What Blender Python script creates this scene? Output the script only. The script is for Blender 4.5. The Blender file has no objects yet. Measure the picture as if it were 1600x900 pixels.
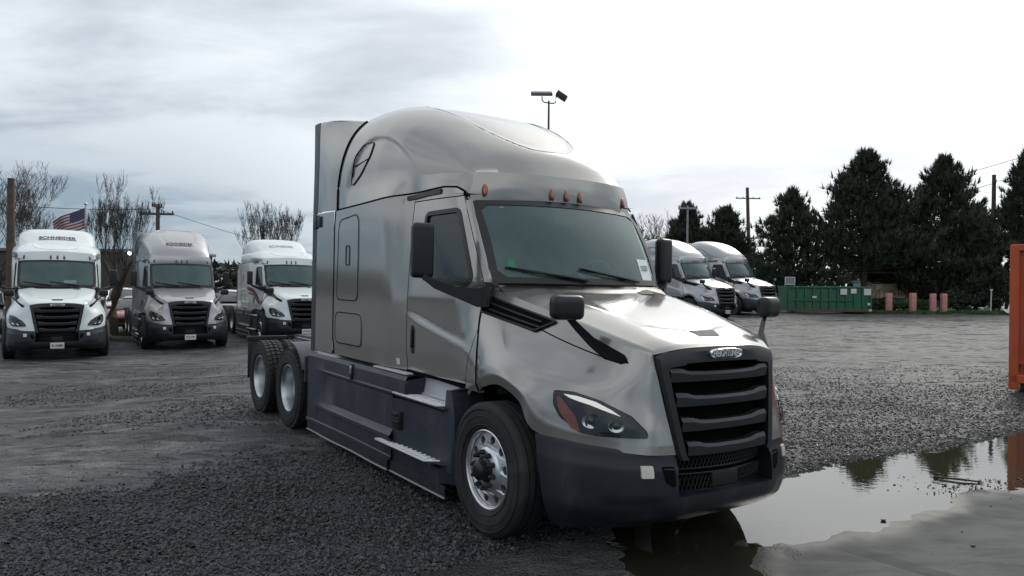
import bpy, bmesh, math, random
import numpy as np
from mathutils import Vector, Matrix

R = math.radians
scene = bpy.context.scene
COL = scene.collection
rng = np.random.default_rng(7)
random.seed(7)

# ------------------------------------------------------------------ camera
CAM_H = 1.9
cam_data = bpy.data.cameras.new("camera")
cam_data.lens = 36 * 1187 / 1600
cam_data.sensor_width = 36
cam_data.clip_start = 0.1
cam_data.clip_end = 3000
cam = bpy.data.objects.new("camera", cam_data)
COL.objects.link(cam)
cam.matrix_world = Matrix.Translation((0, 0, CAM_H)) @ Matrix.Rotation(R(90 - .37), 4, 'X') @ Matrix.Rotation(R(.5), 4, 'Z')
scene.camera = cam

# ------------------------------------------------------------------ sky, sun, exposure
SUN_EL, SUN_AZ = R(36), R(30)        # azimuth from +Y towards +X
sun_dir = Vector((math.sin(SUN_AZ) * math.cos(SUN_EL), math.cos(SUN_AZ) * math.cos(SUN_EL), math.sin(SUN_EL)))
world = bpy.data.worlds.new("World")
scene.world = world
world.use_nodes = True


class N:
    """small helper to wire shader nodes"""
    def __init__(self, tree):
        self.t = tree

    def new(self, typ, ins=None, **props):
        n = self.t.nodes.new(typ)
        for k, v in props.items():
            setattr(n, k, v)
        for k, v in (ins or {}).items():
            if hasattr(v, 'is_output') or isinstance(v, bpy.types.NodeSocket):
                self.t.links.new(v, n.inputs[k])
            else:
                n.inputs[k].default_value = v
        return n

    def math(self, op, a, b=0.0, c=None, clamp=False):
        ins = {0: a, 1: b}
        if c is not None:
            ins[2] = c
        return self.new('ShaderNodeMath', ins, operation=op, use_clamp=clamp).outputs[0]

    def vmath(self, op, a, b=(0, 0, 0)):
        n = self.new('ShaderNodeVectorMath', {0: a, 1: b}, operation=op)
        return n.outputs['Value'] if op in ('DOT_PRODUCT', 'LENGTH') else n.outputs[0]

    def mix(self, f, a, b):
        n = self.t.nodes.new('ShaderNodeMix')
        n.data_type = 'RGBA'
        for k, v in ((0, f), (6, a), (7, b)):
            if isinstance(v, bpy.types.NodeSocket):
                self.t.links.new(v, n.inputs[k])
            else:
                n.inputs[k].default_value = v if k == 0 else (tuple(v) + (1,))[:4]
        return n.outputs[2]

    def noise(self, vec, scale, detail=4, rough=.55, dist=0.0):
        return self.new('ShaderNodeTexNoise', {'Vector': vec, 'Scale': scale, 'Detail': detail, 'Roughness': rough, 'Distortion': dist}).outputs[0]

    def ramp(self, f, a, b, clamp=True):
        return self.new('ShaderNodeMapRange', {0: f, 1: a, 2: b, 3: 0.0, 4: 1.0}, clamp=clamp, interpolation_type='SMOOTHSTEP').outputs[0]

    def remap(self, f, a, b, c, d):
        return self.new('ShaderNodeMapRange', {0: f, 1: a, 2: b, 3: c, 4: d}).outputs[0]


wn = N(world.node_tree)
world.node_tree.nodes.clear()
geo = wn.new('ShaderNodeNewGeometry')
dirv = wn.vmath('NORMALIZE', wn.new('ShaderNodeTexCoord').outputs['Generated'])
sky = wn.new('ShaderNodeTexSky', sky_type='NISHITA', sun_disc=False, sun_elevation=SUN_EL, sun_rotation=SUN_AZ)
sep = wn.new('ShaderNodeSeparateXYZ', {0: dirv})
up = wn.math('MAXIMUM', sep.outputs[2], 0.0)
den = wn.math('ADD', up, 0.22)
plane = wn.new('ShaderNodeCombineXYZ', {0: wn.math('DIVIDE', sep.outputs[0], den), 1: wn.math('DIVIDE', sep.outputs[1], den), 2: 0.0}).outputs[0]
stretch = wn.vmath('MULTIPLY', plane, (0.75, 1.25, 1))
n1 = wn.noise(wn.vmath('ADD', stretch, (7.4, 2.9, 0)), .95, 5, .5, .35)
n2 = wn.noise(wn.vmath('ADD', stretch, (7.3, 2.1, 0)), 2.9, 7, .6, .4)
thick = wn.math('ADD', wn.math('MULTIPLY', n1, .74), wn.math('MULTIPLY', n2, .26))
thick = wn.ramp(thick, .42, .62)                       # 1 = thick dark cloud
glow = wn.math('POWER', wn.math('MAXIMUM', wn.vmath('DOT_PRODUCT', dirv, tuple(sun_dir)), 0.0), 3.2)
glow2 = wn.math('POWER', wn.math('MAXIMUM', wn.vmath('DOT_PRODUCT', dirv, tuple(sun_dir)), 0.0), 14.0)
# cloud base lies thicker and bluer low down, away from the sun
lowc = wn.math('MULTIPLY', wn.math('SUBTRACT', 1.0, wn.ramp(sep.outputs[2], .05, .33)), wn.math('SUBTRACT', 1.0, wn.ramp(glow, .12, .42)))
thick = wn.math('ADD', wn.math('MULTIPLY', thick, wn.math('SUBTRACT', 1.0, wn.math('MULTIPLY', lowc, .45))), wn.math('MULTIPLY', lowc, .72), clamp=True)
dark = wn.mix(lowc, (4.4, 4.75, 5.4), (2.0, 2.8, 3.55))
dark = wn.mix(glow, dark, (5.7, 6.1, 6.6))
light = wn.mix(glow, (7.7, 8.3, 8.6), (8.2, 8.5, 8.65))
cloud = wn.mix(thick, light, dark)
cloud = wn.new('ShaderNodeMix', {0: glow2, 6: cloud, 7: (17, 17, 16.8, 1)}, data_type='RGBA').outputs[2]
skymix = wn.mix(.93, sky.outputs[0], cloud)
# the land beyond the horizon, for rays that leave below it
below = wn.ramp(sep.outputs[2], -.06, -.005)
skymix = wn.mix(below, (.9, .95, .95), skymix)
bg = wn.new('ShaderNodeBackground', {0: skymix, 1: .1})
wn.new('ShaderNodeOutputWorld', {0: bg.outputs[0]})

sun_data = bpy.data.lights.new("sun", 'SUN')
sun_data.energy = 1.4
sun_data.angle = R(18)
sun_data.color = (1, .96, .9)
sun = bpy.data.objects.new("sun", sun_data)
sun.rotation_euler = sun_dir.to_track_quat('Z', 'Y').to_euler()
COL.objects.link(sun)
scene.view_settings.view_transform = 'Standard'
scene.view_settings.look = 'None'
scene.view_settings.exposure = .3
scene.view_settings.gamma = 1
scene.cycles.max_bounces = 8
scene.cycles.transparent_max_bounces = 16

# ------------------------------------------------------------------ materials
MATS = {}


def material(name, base, rough=.5, metal=0.0, coat=0.0, var=0.0, vscale=6.0, bump=0.0, bscale=60.0, spec=.5, dirt=0.0, emit=None, aniso=None):
    m = bpy.data.materials.new(name)
    m.use_nodes = True
    t = m.node_tree
    n = N(t)
    b = t.nodes['Principled BSDF']
    co = n.new('ShaderNodeTexCoord').outputs['Object']
    col = None
    if var:
        f = n.noise(co, vscale, 6, .6)
        col = n.mix(n.ramp(f, .3, .7), tuple(c * (1 - var) for c in base), tuple(min(1, c * (1 + var)) for c in base))
    if dirt:
        f = n.ramp(n.noise(n.vmath('MULTIPLY', co, (1.3, 1.3, .8)), 3.1, 8, .68, .6), .46, .74)
        f = n.math('MULTIPLY', f, dirt)
        col = n.mix(f, col if col else base, (.16, .145, .12))
        t.links.new(n.math('ADD', n.math('MULTIPLY', f, .5), rough), b.inputs['Roughness'])
    else:
        b.inputs['Roughness'].default_value = rough
    if col is not None:
        t.links.new(col, b.inputs['Base Color'])
    else:
        b.inputs['Base Color'].default_value = tuple(base) + (1,)
    b.inputs['Metallic'].default_value = metal
    b.inputs['Coat Weight'].default_value = coat
    b.inputs['Coat Roughness'].default_value = .06
    b.inputs['Specular IOR Level'].default_value = spec
    if bump:
        bn = n.new('ShaderNodeBump', {'Height': n.noise(co, bscale, 5, .6), 'Strength': bump, 'Distance': .02})
        t.links.new(bn.outputs[0], b.inputs['Normal'])
    if emit:
        b.inputs['Emission Color'].default_value = tuple(emit[:3]) + (1,)
        b.inputs['Emission Strength'].default_value = emit[3]
    MATS[name] = m
    return m


material('champagne_paint', (.345, .330, .308), .15, .60, .6, dirt=.02)
material('silver_paint', (.42, .42, .425), .28, .62, .4, dirt=.06)
material('highlight_paint', (.50, .50, .50), .30, .5, .4, dirt=.06)  # paler than the roof paint: the bead's highlight put into its colour
material('white_paint', (.72, .765, .755), .25, 0, .4, dirt=.10)
material('slate_plastic', (.025, .033, .046), .40, 0, 0, var=.2, vscale=3, bump=.08, bscale=420, dirt=.24)
material('bumper_plastic', (.0095, .0118, .0172), .40, var=.2, vscale=3, bump=.06, bscale=420, dirt=.10)
material('skirt_rubber', (.016, .017, .019), .6, bump=.05, bscale=200, dirt=.2)
material('black_plastic', (.009, .009, .010), .38, bump=.05, bscale=420)
material('grille_grey', (.017, .0185, .021), .42)
material('grille_dark', (.007, .007, .008), .55)
material('scoop_grey', (.045, .046, .048), .7)
material('black_gloss', (.006, .006, .007), .12)
material('void_black', (.004, .004, .004), .9, spec=.1)
material('rubber', (.014, .014, .015), .72, var=.2, vscale=9, bump=.1, bscale=120, dirt=.22)
material('polished_alloy', (.74, .75, .76), .30, .85, var=.05, vscale=8, dirt=.14)
material('dull_alloy', (.55, .57, .58), .38, 1.0, var=.12, vscale=10, dirt=.25)
material('chrome', (.85, .86, .87), .1, 1.0)
material('tread_plate', (.78, .79, .80), .42, .15, var=.1, vscale=12, dirt=.15)
material('step_plate', (.62, .63, .64), .36, .25, var=.06, vscale=8, dirt=.12)
material('amber_lens', (.42, .075, .025), .22, coat=.6)
material('dark_amber', (.10, .03, .02), .3, coat=.5)
material('red_lens', (.40, .045, .02), .22, coat=.6)
material('drl_lens', (.85, .87, .80), .30, emit=(1, 1, .93, .38))
material('reflector_white', (.62, .60, .53), .4, coat=.3, var=.06, vscale=60)
material('lamp_chrome', (.66, .67, .68), .12, 1.0)
material('plate_white', (.62, .62, .60), .5, var=.06, vscale=30)
material('print_black', (.02, .02, .022), .5)
material('print_grey', (.25, .255, .26), .4)
material('sticker_green', (.02, .20, .09), .4)
material('paper_white', (.72, .76, .76), .6)
material('maroon_stripe', (.15, .02, .03), .3, coat=.4)
material('interior_dark', (.035, .037, .04), .7)
material('interior_grey', (.20, .215, .215), .8, var=.06, vscale=3)
material('curtain_grey', (.27, .29, .285), .9, var=.1, vscale=4, bump=.2, bscale=12)
material('orange_paint', (.46, .075, .018), .45, 0, .1, var=.14, vscale=2.2, dirt=.3)
material('dumpster_green', (.012, .105, .05), .45, 0, .15, var=.2, vscale=2, dirt=.3)
material('rust_steel', (.10, .06, .04), .8, var=.4, vscale=6, bump=.2, bscale=30)
material('bollard_pink', (.52, .24, .20), .65, var=.16, vscale=5, dirt=.35)
material('wood_pole', (.085, .06, .045), .85, var=.3, vscale=8, bump=.3, bscale=40)
material('dark_steel', (.035, .036, .04), .45, .4)
material('grey_steel', (.28, .29, .30), .45, .5, var=.1)
material('bark', (.060, .047, .038), .9, var=.35, vscale=14, bump=.5, bscale=40)
material('twig', (.060, .050, .045), .85, var=.3, vscale=20)
material('pine_needles', (.044, .060, .036), .7, var=.6, vscale=1.1)
material('pine_needles_olive', (.040, .050, .024), .7, var=.45, vscale=1.3)
material('shrub_leaves', (.035, .042, .024), .7, var=.4, vscale=2.0)
material('grass_blade', (.055, .105, .022), .7, var=.4, vscale=2.5)
material('building_brown', (.060, .052, .047), .8, var=.2, vscale=.8, bump=.1)
material('building_trim', (.13, .125, .12), .7)
material('building_blue', (.055, .085, .27), .6, var=.1)
material('building_teal', (.14, .30, .38), .6, var=.1)
material('panel_tan', (.40, .32, .20), .7, var=.2, vscale=2, dirt=.3)
material('panel_orange', (.36, .16, .05), .7, var=.2, vscale=2, dirt=.3)
material('panel_cream', (.52, .47, .36), .7, var=.2, vscale=2, dirt=.3)
material('car_red', (.30, .015, .022), .25, 0, .7)
material('car_white', (.70, .72, .72), .25, 0, .6)
material('car_dark', (.02, .022, .03), .25, 0, .6)
material('car_glass', (.03, .045, .05), .06, spec=.6)
material('lit_lamp', (1, 1, 1), .3, emit=(1, .97, .92, 9))
material('flag_red', (.26, .035, .055), .8)
material('flag_white', (.55, .53, .55), .8)
material('flag_navy', (.035, .04, .11), .8)
material('kerb_concrete', (.17, .17, .16), .8, var=.2, vscale=3, bump=.2, dirt=.4)
material('stone', (.078, .081, .086), .34, var=.5, vscale=3.7, bump=.2, bscale=200)
_t = MATS['stone'].node_tree
_n = N(_t)
_isl = _n.new('ShaderNodeNewGeometry').outputs['Random Per Island']
_t.links.new(_n.mix(_n.math('POWER', _isl, 1.6), (.012, .0125, .014), (.098, .101, .106)), _t.nodes['Principled BSDF'].inputs['Base Color'])
_t.links.new(_n.remap(_isl, 0, 1, .38, .78), _t.nodes['Principled BSDF'].inputs['Roughness'])
material('loose_stone', (.035, .034, .033), .6, var=.3, vscale=30)
material('wire', (.02, .02, .02), .6)
material('board_white', (.55, .56, .55), .6, dirt=.3)


def glass(name, tint, haze, hazecol, rough=.03):
    m = bpy.data.materials.new(name)
    m.use_nodes = True
    t = m.node_tree
    t.nodes.clear()
    n = N(t)
    co = n.new('ShaderNodeTexCoord').outputs['Object']
    tr = n.new('ShaderNodeBsdfTransparent', {0: tint + (1,)})
    df = n.new('ShaderNodeBsdfDiffuse', {0: hazecol + (1,)})
    hz = n.remap(n.noise(co, 2.2, 5, .6), .3, .7, haze * .85, min(1, haze * 1.15))
    a = n.new('ShaderNodeMixShader', {0: hz, 1: tr.outputs[0], 2: df.outputs[0]})
    gl = n.new('ShaderNodeBsdfGlossy', {'Color': (.9, .95, .95, 1), 'Roughness': rough})
    fr = n.new('ShaderNodeFresnel', {'IOR': 1.5})
    o = n.new('ShaderNodeMixShader', {0: fr.outputs[0], 1: a.outputs[0], 2: gl.outputs[0]})
    n.new('ShaderNodeOutputMaterial', {0: o.outputs[0]})
    MATS[name] = m


glass('windshield_glass', (.72, .86, .83), .24, (.22, .37, .36))
glass('door_glass', (.60, .70, .68), .08, (.12, .16, .16))
glass('dark_glass', (.10, .13, .13), .2, (.05, .07, .07))


def lens_mat():
    m = bpy.data.materials.new('clear_lens')
    m.use_nodes = True
    t = m.node_tree
    t.nodes.clear()
    n = N(t)
    tr = n.new('ShaderNodeBsdfTransparent', {0: (.86, .88, .88, 1)})
    gl = n.new('ShaderNodeBsdfGlossy', {'Color': (1, 1, 1, 1), 'Roughness': .04})
    fr = n.new('ShaderNodeFresnel', {'IOR': 1.45})
    o = n.new('ShaderNodeMixShader', {0: fr.outputs[0], 1: tr.outputs[0], 2: gl.outputs[0]})
    n.new('ShaderNodeOutputMaterial', {0: o.outputs[0]})
    MATS['clear_lens'] = m


lens_mat()


# ------------------------------------------------------------------ mesh helpers
def spline(P, n, corners=()):
    """Catmull-Rom through the points P (k,3); n samples per segment; corners break the tangent"""
    P = np.asarray(P, float)
    k = len(P)
    out = []
    for i in range(k - 1):
        a, b = P[i], P[i + 1]
        ta = (b - P[i - 1]) / 2 if i > 0 and i not in corners else (b - a)
        tb = (P[i + 2] - a) / 2 if i + 2 < k and i + 1 not in corners else (b - a)
        la = np.linalg.norm(b - a) + 1e-9
        # keep tangents no longer than the chord, against overshoot
        for tt in (ta, tb):
            l = np.linalg.norm(tt)
            if l > la * 1.25:
                tt *= la * 1.25 / l
        for s in np.linspace(0, 1, n, endpoint=False):
            s2, s3 = s * s, s * s * s
            out.append((2 * s3 - 3 * s2 + 1) * a + (s3 - 2 * s2 + s) * ta + (-2 * s3 + 3 * s2) * b + (s3 - s2) * tb)
    out.append(P[-1])
    return np.array(out)


def interp(x, pts):
    a = np.array(pts, float)
    return np.interp(x, a[:, 0], a[:, 1])


def smooth(x, a, b):
    t = np.clip((np.asarray(x, float) - a) / (b - a), 0, 1)
    return t * t * (3 - 2 * t)


def inside(px, py, poly):
    r = False
    j = len(poly) - 1
    for i in range(len(poly)):
        xi, yi = poly[i]
        xj, yj = poly[j]
        if (yi > py) != (yj > py) and px < (xj - xi) * (py - yi) / (yj - yi) + xi:
            r = not r
        j = i
    return r


class M:
    def __init__(self):
        self.v = []
        self.f = []

    def add(self, vs, fs):
        o = len(self.v)
        self.v.extend([tuple(map(float, p)) for p in vs])
        self.f.extend([tuple(i + o for i in q) for q in fs])
        return self

    def grid(self, P, cu=False, cv=False, keep=None, flip=False):
        P = np.asarray(P, float)
        n, m = P.shape[:2]
        fs = []
        for i in range(n if cu else n - 1):
            for j in range(m if cv else m - 1):
                if keep is not None and not keep(i, j):
                    continue
                a, b = i * m + j, i * m + (j + 1) % m
                c, d = ((i + 1) % n) * m + (j + 1) % m, ((i + 1) % n) * m + j
                fs.append((d, c, b, a) if flip else (a, b, c, d))
        return self.add(P.reshape(-1, 3), fs)

    def box(self, c, s, rot=None):
        x, y, z = (k / 2 for k in s)
        vs = [Vector(p) for p in ((-x, -y, -z), (x, -y, -z), (x, y, -z), (-x, y, -z), (-x, -y, z), (x, -y, z), (x, y, z), (-x, y, z))]
        if rot is not None:
            vs = [rot @ p for p in vs]
        return self.add([(p[0] + c[0], p[1] + c[1], p[2] + c[2]) for p in vs],
                        [(3, 2, 1, 0), (4, 5, 6, 7), (0, 1, 5, 4), (1, 2, 6, 5), (2, 3, 7, 6), (3, 0, 4, 7)])

    def rbox(self, c, s, bev, seg=2, rot=None, taper=None):
        bm = bmesh.new()
        bmesh.ops.create_cube(bm, size=1)
        for v in bm.verts:
            v.co = Vector((v.co.x * s[0], v.co.y * s[1], v.co.z * s[2]))
            if taper:
                taper(v.co)
        bmesh.ops.bevel(bm, geom=bm.edges[:], offset=bev, segments=seg, profile=.6, affect='EDGES')
        for v in bm.verts:
            if rot is not None:
                v.co = rot @ v.co
            v.co += Vector(c)
        bm.verts.index_update()
        self.add([v.co for v in bm.verts], [[v.index for v in f.verts] for f in bm.faces])
        bm.free()
        return self

    def tube(self, path, r, n=8, caps=True):
        path = [Vector(p) for p in path]
        rs = r if hasattr(r, '__len__') else [r] * len(path)
        rings = []
        up_ = Vector((0.03, .05, 1))
        for i, p in enumerate(path):
            d = (path[min(i + 1, len(path) - 1)] - path[max(i - 1, 0)]).normalized()
            s = d.cross(up_)
            if s.length < .12:
                s = d.cross(Vector((1, .1, 0)))
            s.normalize()
            t = s.cross(d)
            rings.append([p + s * math.cos(2 * math.pi * k / n) * rs[i] + t * math.sin(2 * math.pi * k / n) * rs[i] for k in range(n)])
        o = len(self.v)
        self.grid(np.array([[tuple(q) for q in g] for g in rings]), cv=True, flip=True)
        if caps:
            self.f.append(tuple(o + k for k in range(n)))
            e = o + (len(path) - 1) * n
            self.f.append(tuple(e + k for k in reversed(range(n))))
        return self

    def lathe(self, prof, c, n=48, axis='y'):
        """prof: (radius, offset along the axis)"""
        rows = []
        for r, a in prof:
            ring = []
            for k in range(n):
                t = 2 * math.pi * k / n
                u, w = r * math.cos(t), r * math.sin(t)
                p = (u, a, w) if axis == 'y' else ((u, w, a) if axis == 'z' else (a, u, w))
                ring.append((p[0] + c[0], p[1] + c[1], p[2] + c[2]))
            rows.append(ring)
        return self.grid(np.array(rows), cv=True, flip=(axis != 'y'))

    def disc(self, c, r, n=24, axis='y', flip=False):
        ring = []
        for k in range(n):
            t = 2 * math.pi * k / n
            u, w = r * math.cos(t), r * math.sin(t)
            p = (u, 0, w) if axis == 'y' else ((u, w, 0) if axis == 'z' else (0, u, w))
            ring.append((p[0] + c[0], p[1] + c[1], p[2] + c[2]))
        return self.add(ring, [tuple(range(n)) if flip else tuple(reversed(range(n)))])

    def ball(self, c, r, n=16, m=10):
        rows = []
        for i in range(m + 1):
            t = math.pi * i / m
            rows.append([(c[0] + r[0] * math.sin(t) * math.cos(2 * math.pi * k / n), c[1] + r[1] * math.sin(t) * math.sin(2 * math.pi * k / n), c[2] + r[2] * math.cos(t)) for k in range(n)])
        return self.grid(np.array(rows), cv=True, flip=True)

    def prism(self, poly, a, b, plane='xz'):
        """extrude a 2-D outline between two offsets on the third axis"""
        def P(p, w):
            return (p[0], w, p[1]) if plane == 'xz' else ((w, p[0], p[1]) if plane == 'yz' else (p[0], p[1], w))
        n = len(poly)
        vs = [P(p, a) for p in poly] + [P(p, b) for p in poly]
        fs = [tuple(range(n)), tuple(reversed(range(n, 2 * n)))] + [(i, i + n, (i + 1) % n + n, (i + 1) % n) for i in range(n)]
        return self.add(vs, fs)

    def mirror(self):
        m = M()
        m.v = [(x, -y, z) for x, y, z in self.v]
        m.f = [tuple(reversed(q)) for q in self.f]
        return m

    def join(self, o):
        return self.add(o.v, o.f)

    def move(self, d):
        self.v = [(x + d[0], y + d[1], z + d[2]) for x, y, z in self.v]
        return self

    def mesh(self, name, angle=35, fix=True):
        me = bpy.data.meshes.new(name)
        me.from_pydata(self.v, [], self.f)
        me.update()
        if fix:
            bm = bmesh.new()
            bm.from_mesh(me)
            bmesh.ops.remove_doubles(bm, verts=bm.verts[:], dist=1e-5)
            bmesh.ops.dissolve_degenerate(bm, edges=bm.edges[:], dist=1e-6)
            bmesh.ops.recalc_face_normals(bm, faces=bm.faces[:])
            bm.to_mesh(me)
            bm.free()
        me.shade_smooth()
        if angle is not None:
            me.set_sharp_from_angle(angle=R(angle))
        return me

    def obj(self, name, mat, parent=None, angle=35, fix=True):
        o = bpy.data.objects.new(name, self.mesh(name, angle, fix))
        o.data.materials.append(MATS[mat])
        COL.objects.link(o)
        o.parent = parent
        return o


def tag(o, label=None, cat=None, group=None, kind=None):
    for k, v in (('label', label), ('category', cat), ('group', group), ('kind', kind)):
        if v:
            o[k] = v
    return o


def thing(name, label, cat, loc=(0, 0, 0), rz=0, group=None):
    o = bpy.data.objects.new(name, None)
    COL.objects.link(o)
    o.location = loc
    o.rotation_euler = (0, 0, rz)
    o.empty_display_size = .2
    return tag(o, label, cat, group)


def part(name, mesh, mat, parent):
    o = bpy.data.objects.new(name, mesh)
    if not mesh.materials:
        mesh.materials.append(MATS[mat])
    COL.objects.link(o)
    o.parent = parent
    return o


def copy_tree(o, parent=None, swap=None, skip=()):
    c = o.copy()
    COL.objects.link(c)
    c.parent = parent
    if swap and o.type == 'MESH':
        for s in c.material_slots:
            if s.material and s.material.name in swap:
                new = MATS[swap[s.material.name]]
                s.link = 'OBJECT'
                s.material = new
    for ch in list(o.children):
        if ch.name.split('.')[0] not in skip:
            copy_tree(ch, c, swap, skip)
    return c


def text_mesh(body, size, depth, spacing=1.0, bold=0.0, width=1.0):
    """flat lettering in the XY plane, centred, as a mesh"""
    cu = bpy.data.curves.new('lettering', 'FONT')
    cu.body = body
    cu.size = size
    cu.extrude = depth
    cu.align_x = 'CENTER'
    cu.align_y = 'CENTER'
    cu.space_character = spacing
    cu.offset = bold
    ob = bpy.data.objects.new('lettering', cu)
    COL.objects.link(ob)
    dg = bpy.context.evaluated_depsgraph_get()
    me = bpy.data.meshes.new_from_object(ob.evaluated_get(dg))
    bpy.data.objects.remove(ob)
    m = M()
    m.v = [(v.co.x * width, v.co.y, v.co.z) for v in me.vertices]
    m.f = [tuple(p.vertices) for p in me.polygons]
    bpy.data.meshes.remove(me)
    return m


def tri_fill(poly):
    """triangles of a simple 2-D polygon (indices into poly)"""
    from mathutils.geometry import tessellate_polygon
    return tessellate_polygon([[Vector((p[0], p[1], 0)) for p in poly]])


# ------------------------------------------------------------------ truck geometry (truck frame: X forward, Y left, Z up, origin on the ground under the front axle)
PLAN = [(-3.62, 1.13), (-2.5, 1.13), (-2.2, 1.126), (-2.02, 1.108), (-1.88, 1.078), (-1.72, 1.058), (-1.2, 1.045), (-.85, 1.02), (-.66, .99), (-.56, .955), (-.50, .915), (-.45, .86)]
_px = np.array(PLAN)
_dense = spline(np.c_[_px, np.zeros(len(_px))], 8)


def seam_z(X):
    return interp(X, [(-3.62, 2.68), (-2.6, 2.705), (-1.88, 2.73), (-1.3, 2.75), (-1.12, 2.735), (-1.0, 2.69), (-.9, 2.60), (-.8, 2.56)])


def side_y(X, Z):
    """outer half width of cab and sleeper side at a point of its profile"""
    X = np.asarray(X, float)
    Z = np.asarray(Z, float)
    zz = np.maximum(Z - 1.93, 0)
    Xs = X + .523 * zz * smooth(X, -1.9, -1.15)
    y = np.interp(Xs, _dense[:, 0], _dense[:, 1])
    tb = .055 * smooth(Xs, -2.3, -1.8) * (1 - smooth(Xs, -.75, -.45))
    y = y - tb * np.maximum(Z - 1.75, 0) - .012 * smooth(Z, 2.45, 2.75)
    # pressed crease that runs down and forward across the door
    cz = 1.60 - .22 * (X + 1.7)
    y = y + .014 * (1 - smooth(Z, cz - .05, cz + .004)) * smooth(X, -1.95, -1.5)
    hood_y = np.interp(Z, [1.03, 1.09, 1.22, 1.42, 1.64, 1.85], [1.062, 1.085, 1.075, 1.038, .974, .905]) - .004
    y = y - .02 * (1 - smooth(Z, 1.05, 1.3)) * (1 - smooth(X, -1.0, -.6))
    k = smooth(X, -.95, -.50) * (1 - smooth(Z, 1.80, 1.90))
    y = y * (1 - k) + hood_y * k
    xr = np.interp(Z, [1.03, 1.09, 1.22, 1.42, 1.64, 1.86], [-.47, -.48, -.50, -.55, -.615, -.62])
    y = y - .045 * smooth(X, xr - .012, xr + .03) * (1 - smooth(Z, 1.84, 1.90))
    return y


def front_x(Z):
    """front edge of the cab side: cowl below, windscreen pillar above"""
    return np.where(np.asarray(Z) < 1.90, -.455, -.522 - .523 * (np.asarray(Z) - 1.93))


def side_patch(x0, x1, z0, z1, dx=.035, dz=.035, off=0.0, keep=None):
    """part of the cab side; x0/x1/z1 may be functions"""
    fz1 = z1 if callable(z1) else (lambda X: z1)
    fx1 = x1 if callable(x1) else (lambda Z: x1)
    nz = int(max(2, (2.7 - z0) / dz if callable(z1) else (z1 - z0) / dz))
    xe = -.5 if callable(x1) else x1
    nx = int(max(2, (xe - x0) / dx))
    rows = []
    for i in range(nz + 1):
        row = []
        for j in range(nx + 1):
            s = j / nx
            zt = z0 + (2.68 - z0) * i / nz
            X = x0 + (float(fx1(zt)) - x0) * s
            Z = z0 + (float(fz1(X)) - z0) * i / nz
            X = x0 + (float(fx1(Z)) - x0) * s
            row.append((X, float(side_y(X, Z)) + off, Z))
        rows.append(row)
    P = np.array(rows)
    m = M()
    k = None
    if keep is not None:
        def k(i, j):
            c = (P[i, j] + P[i + 1, j] + P[i, j + 1] + P[i + 1, j + 1]) / 4
            return keep(c[0], c[2])
    m.grid(P, keep=k)
    return m


def side_ribbon(pts, w, off=.003, closed=False, per=8):
    """strip that follows the cab side along (X, Z) points"""
    P = [(p[0], 0, p[1]) for p in pts]
    if closed:
        P = P + [P[0]]
    D = []
    for i in range(len(P) - 1):
        for s in np.linspace(0, 1, per, endpoint=False):
            D.append(np.array(P[i]) * (1 - s) + np.array(P[i + 1]) * s)
    D.append(np.array(P[-1]))
    D = np.array(D)[:, [0, 2]]
    T = np.gradient(D, axis=0)
    if closed:
        T[0] = T[-1] = D[1] - D[-2]
    T /= np.linalg.norm(T, axis=1)[:, None] + 1e-9
    Nn = np.c_[-T[:, 1], T[:, 0]]
    rows = []
    for a, o in ((-.5, -.004), (-.5, off), (.5, off), (.5, -.004)):
        q = D + Nn * a * w
        rows.append(np.c_[q[:, 0], side_y(q[:, 0], q[:, 1]) + o, q[:, 1]])
    return M().grid(np.array(rows))


def rounded(poly, r, n=5):
    """round the corners of a 2-D outline"""
    out = []
    k = len(poly)
    for i in range(k):
        p = np.array(poly[i], float)
        a = np.array(poly[i - 1], float) - p
        b = np.array(poly[(i + 1) % k], float) - p
        la, lb = np.linalg.norm(a), np.linalg.norm(b)
        d = min(r, la * .45, lb * .45)
        s, e = p + a / la * d, p + b / lb * d
        for t in np.linspace(0, 1, n):
            out.append(tuple((1 - t) ** 2 * s + 2 * t * (1 - t) * p + t * t * e))
    return out


WINDOW = rounded([(-1.55, 1.93), (-1.55, 2.52), (-1.03, 2.53), (-.735, 1.935), (-.80, 1.875)], .06)
DOOR_X0 = -1.80


def door_front(Z):
    return interp(Z, [(1.0, -.74), (1.25, -.70), (1.55, -.60), (1.75, -.57), (1.93, -.60), (2.6, -.955), (2.8, -1.06)])


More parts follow.
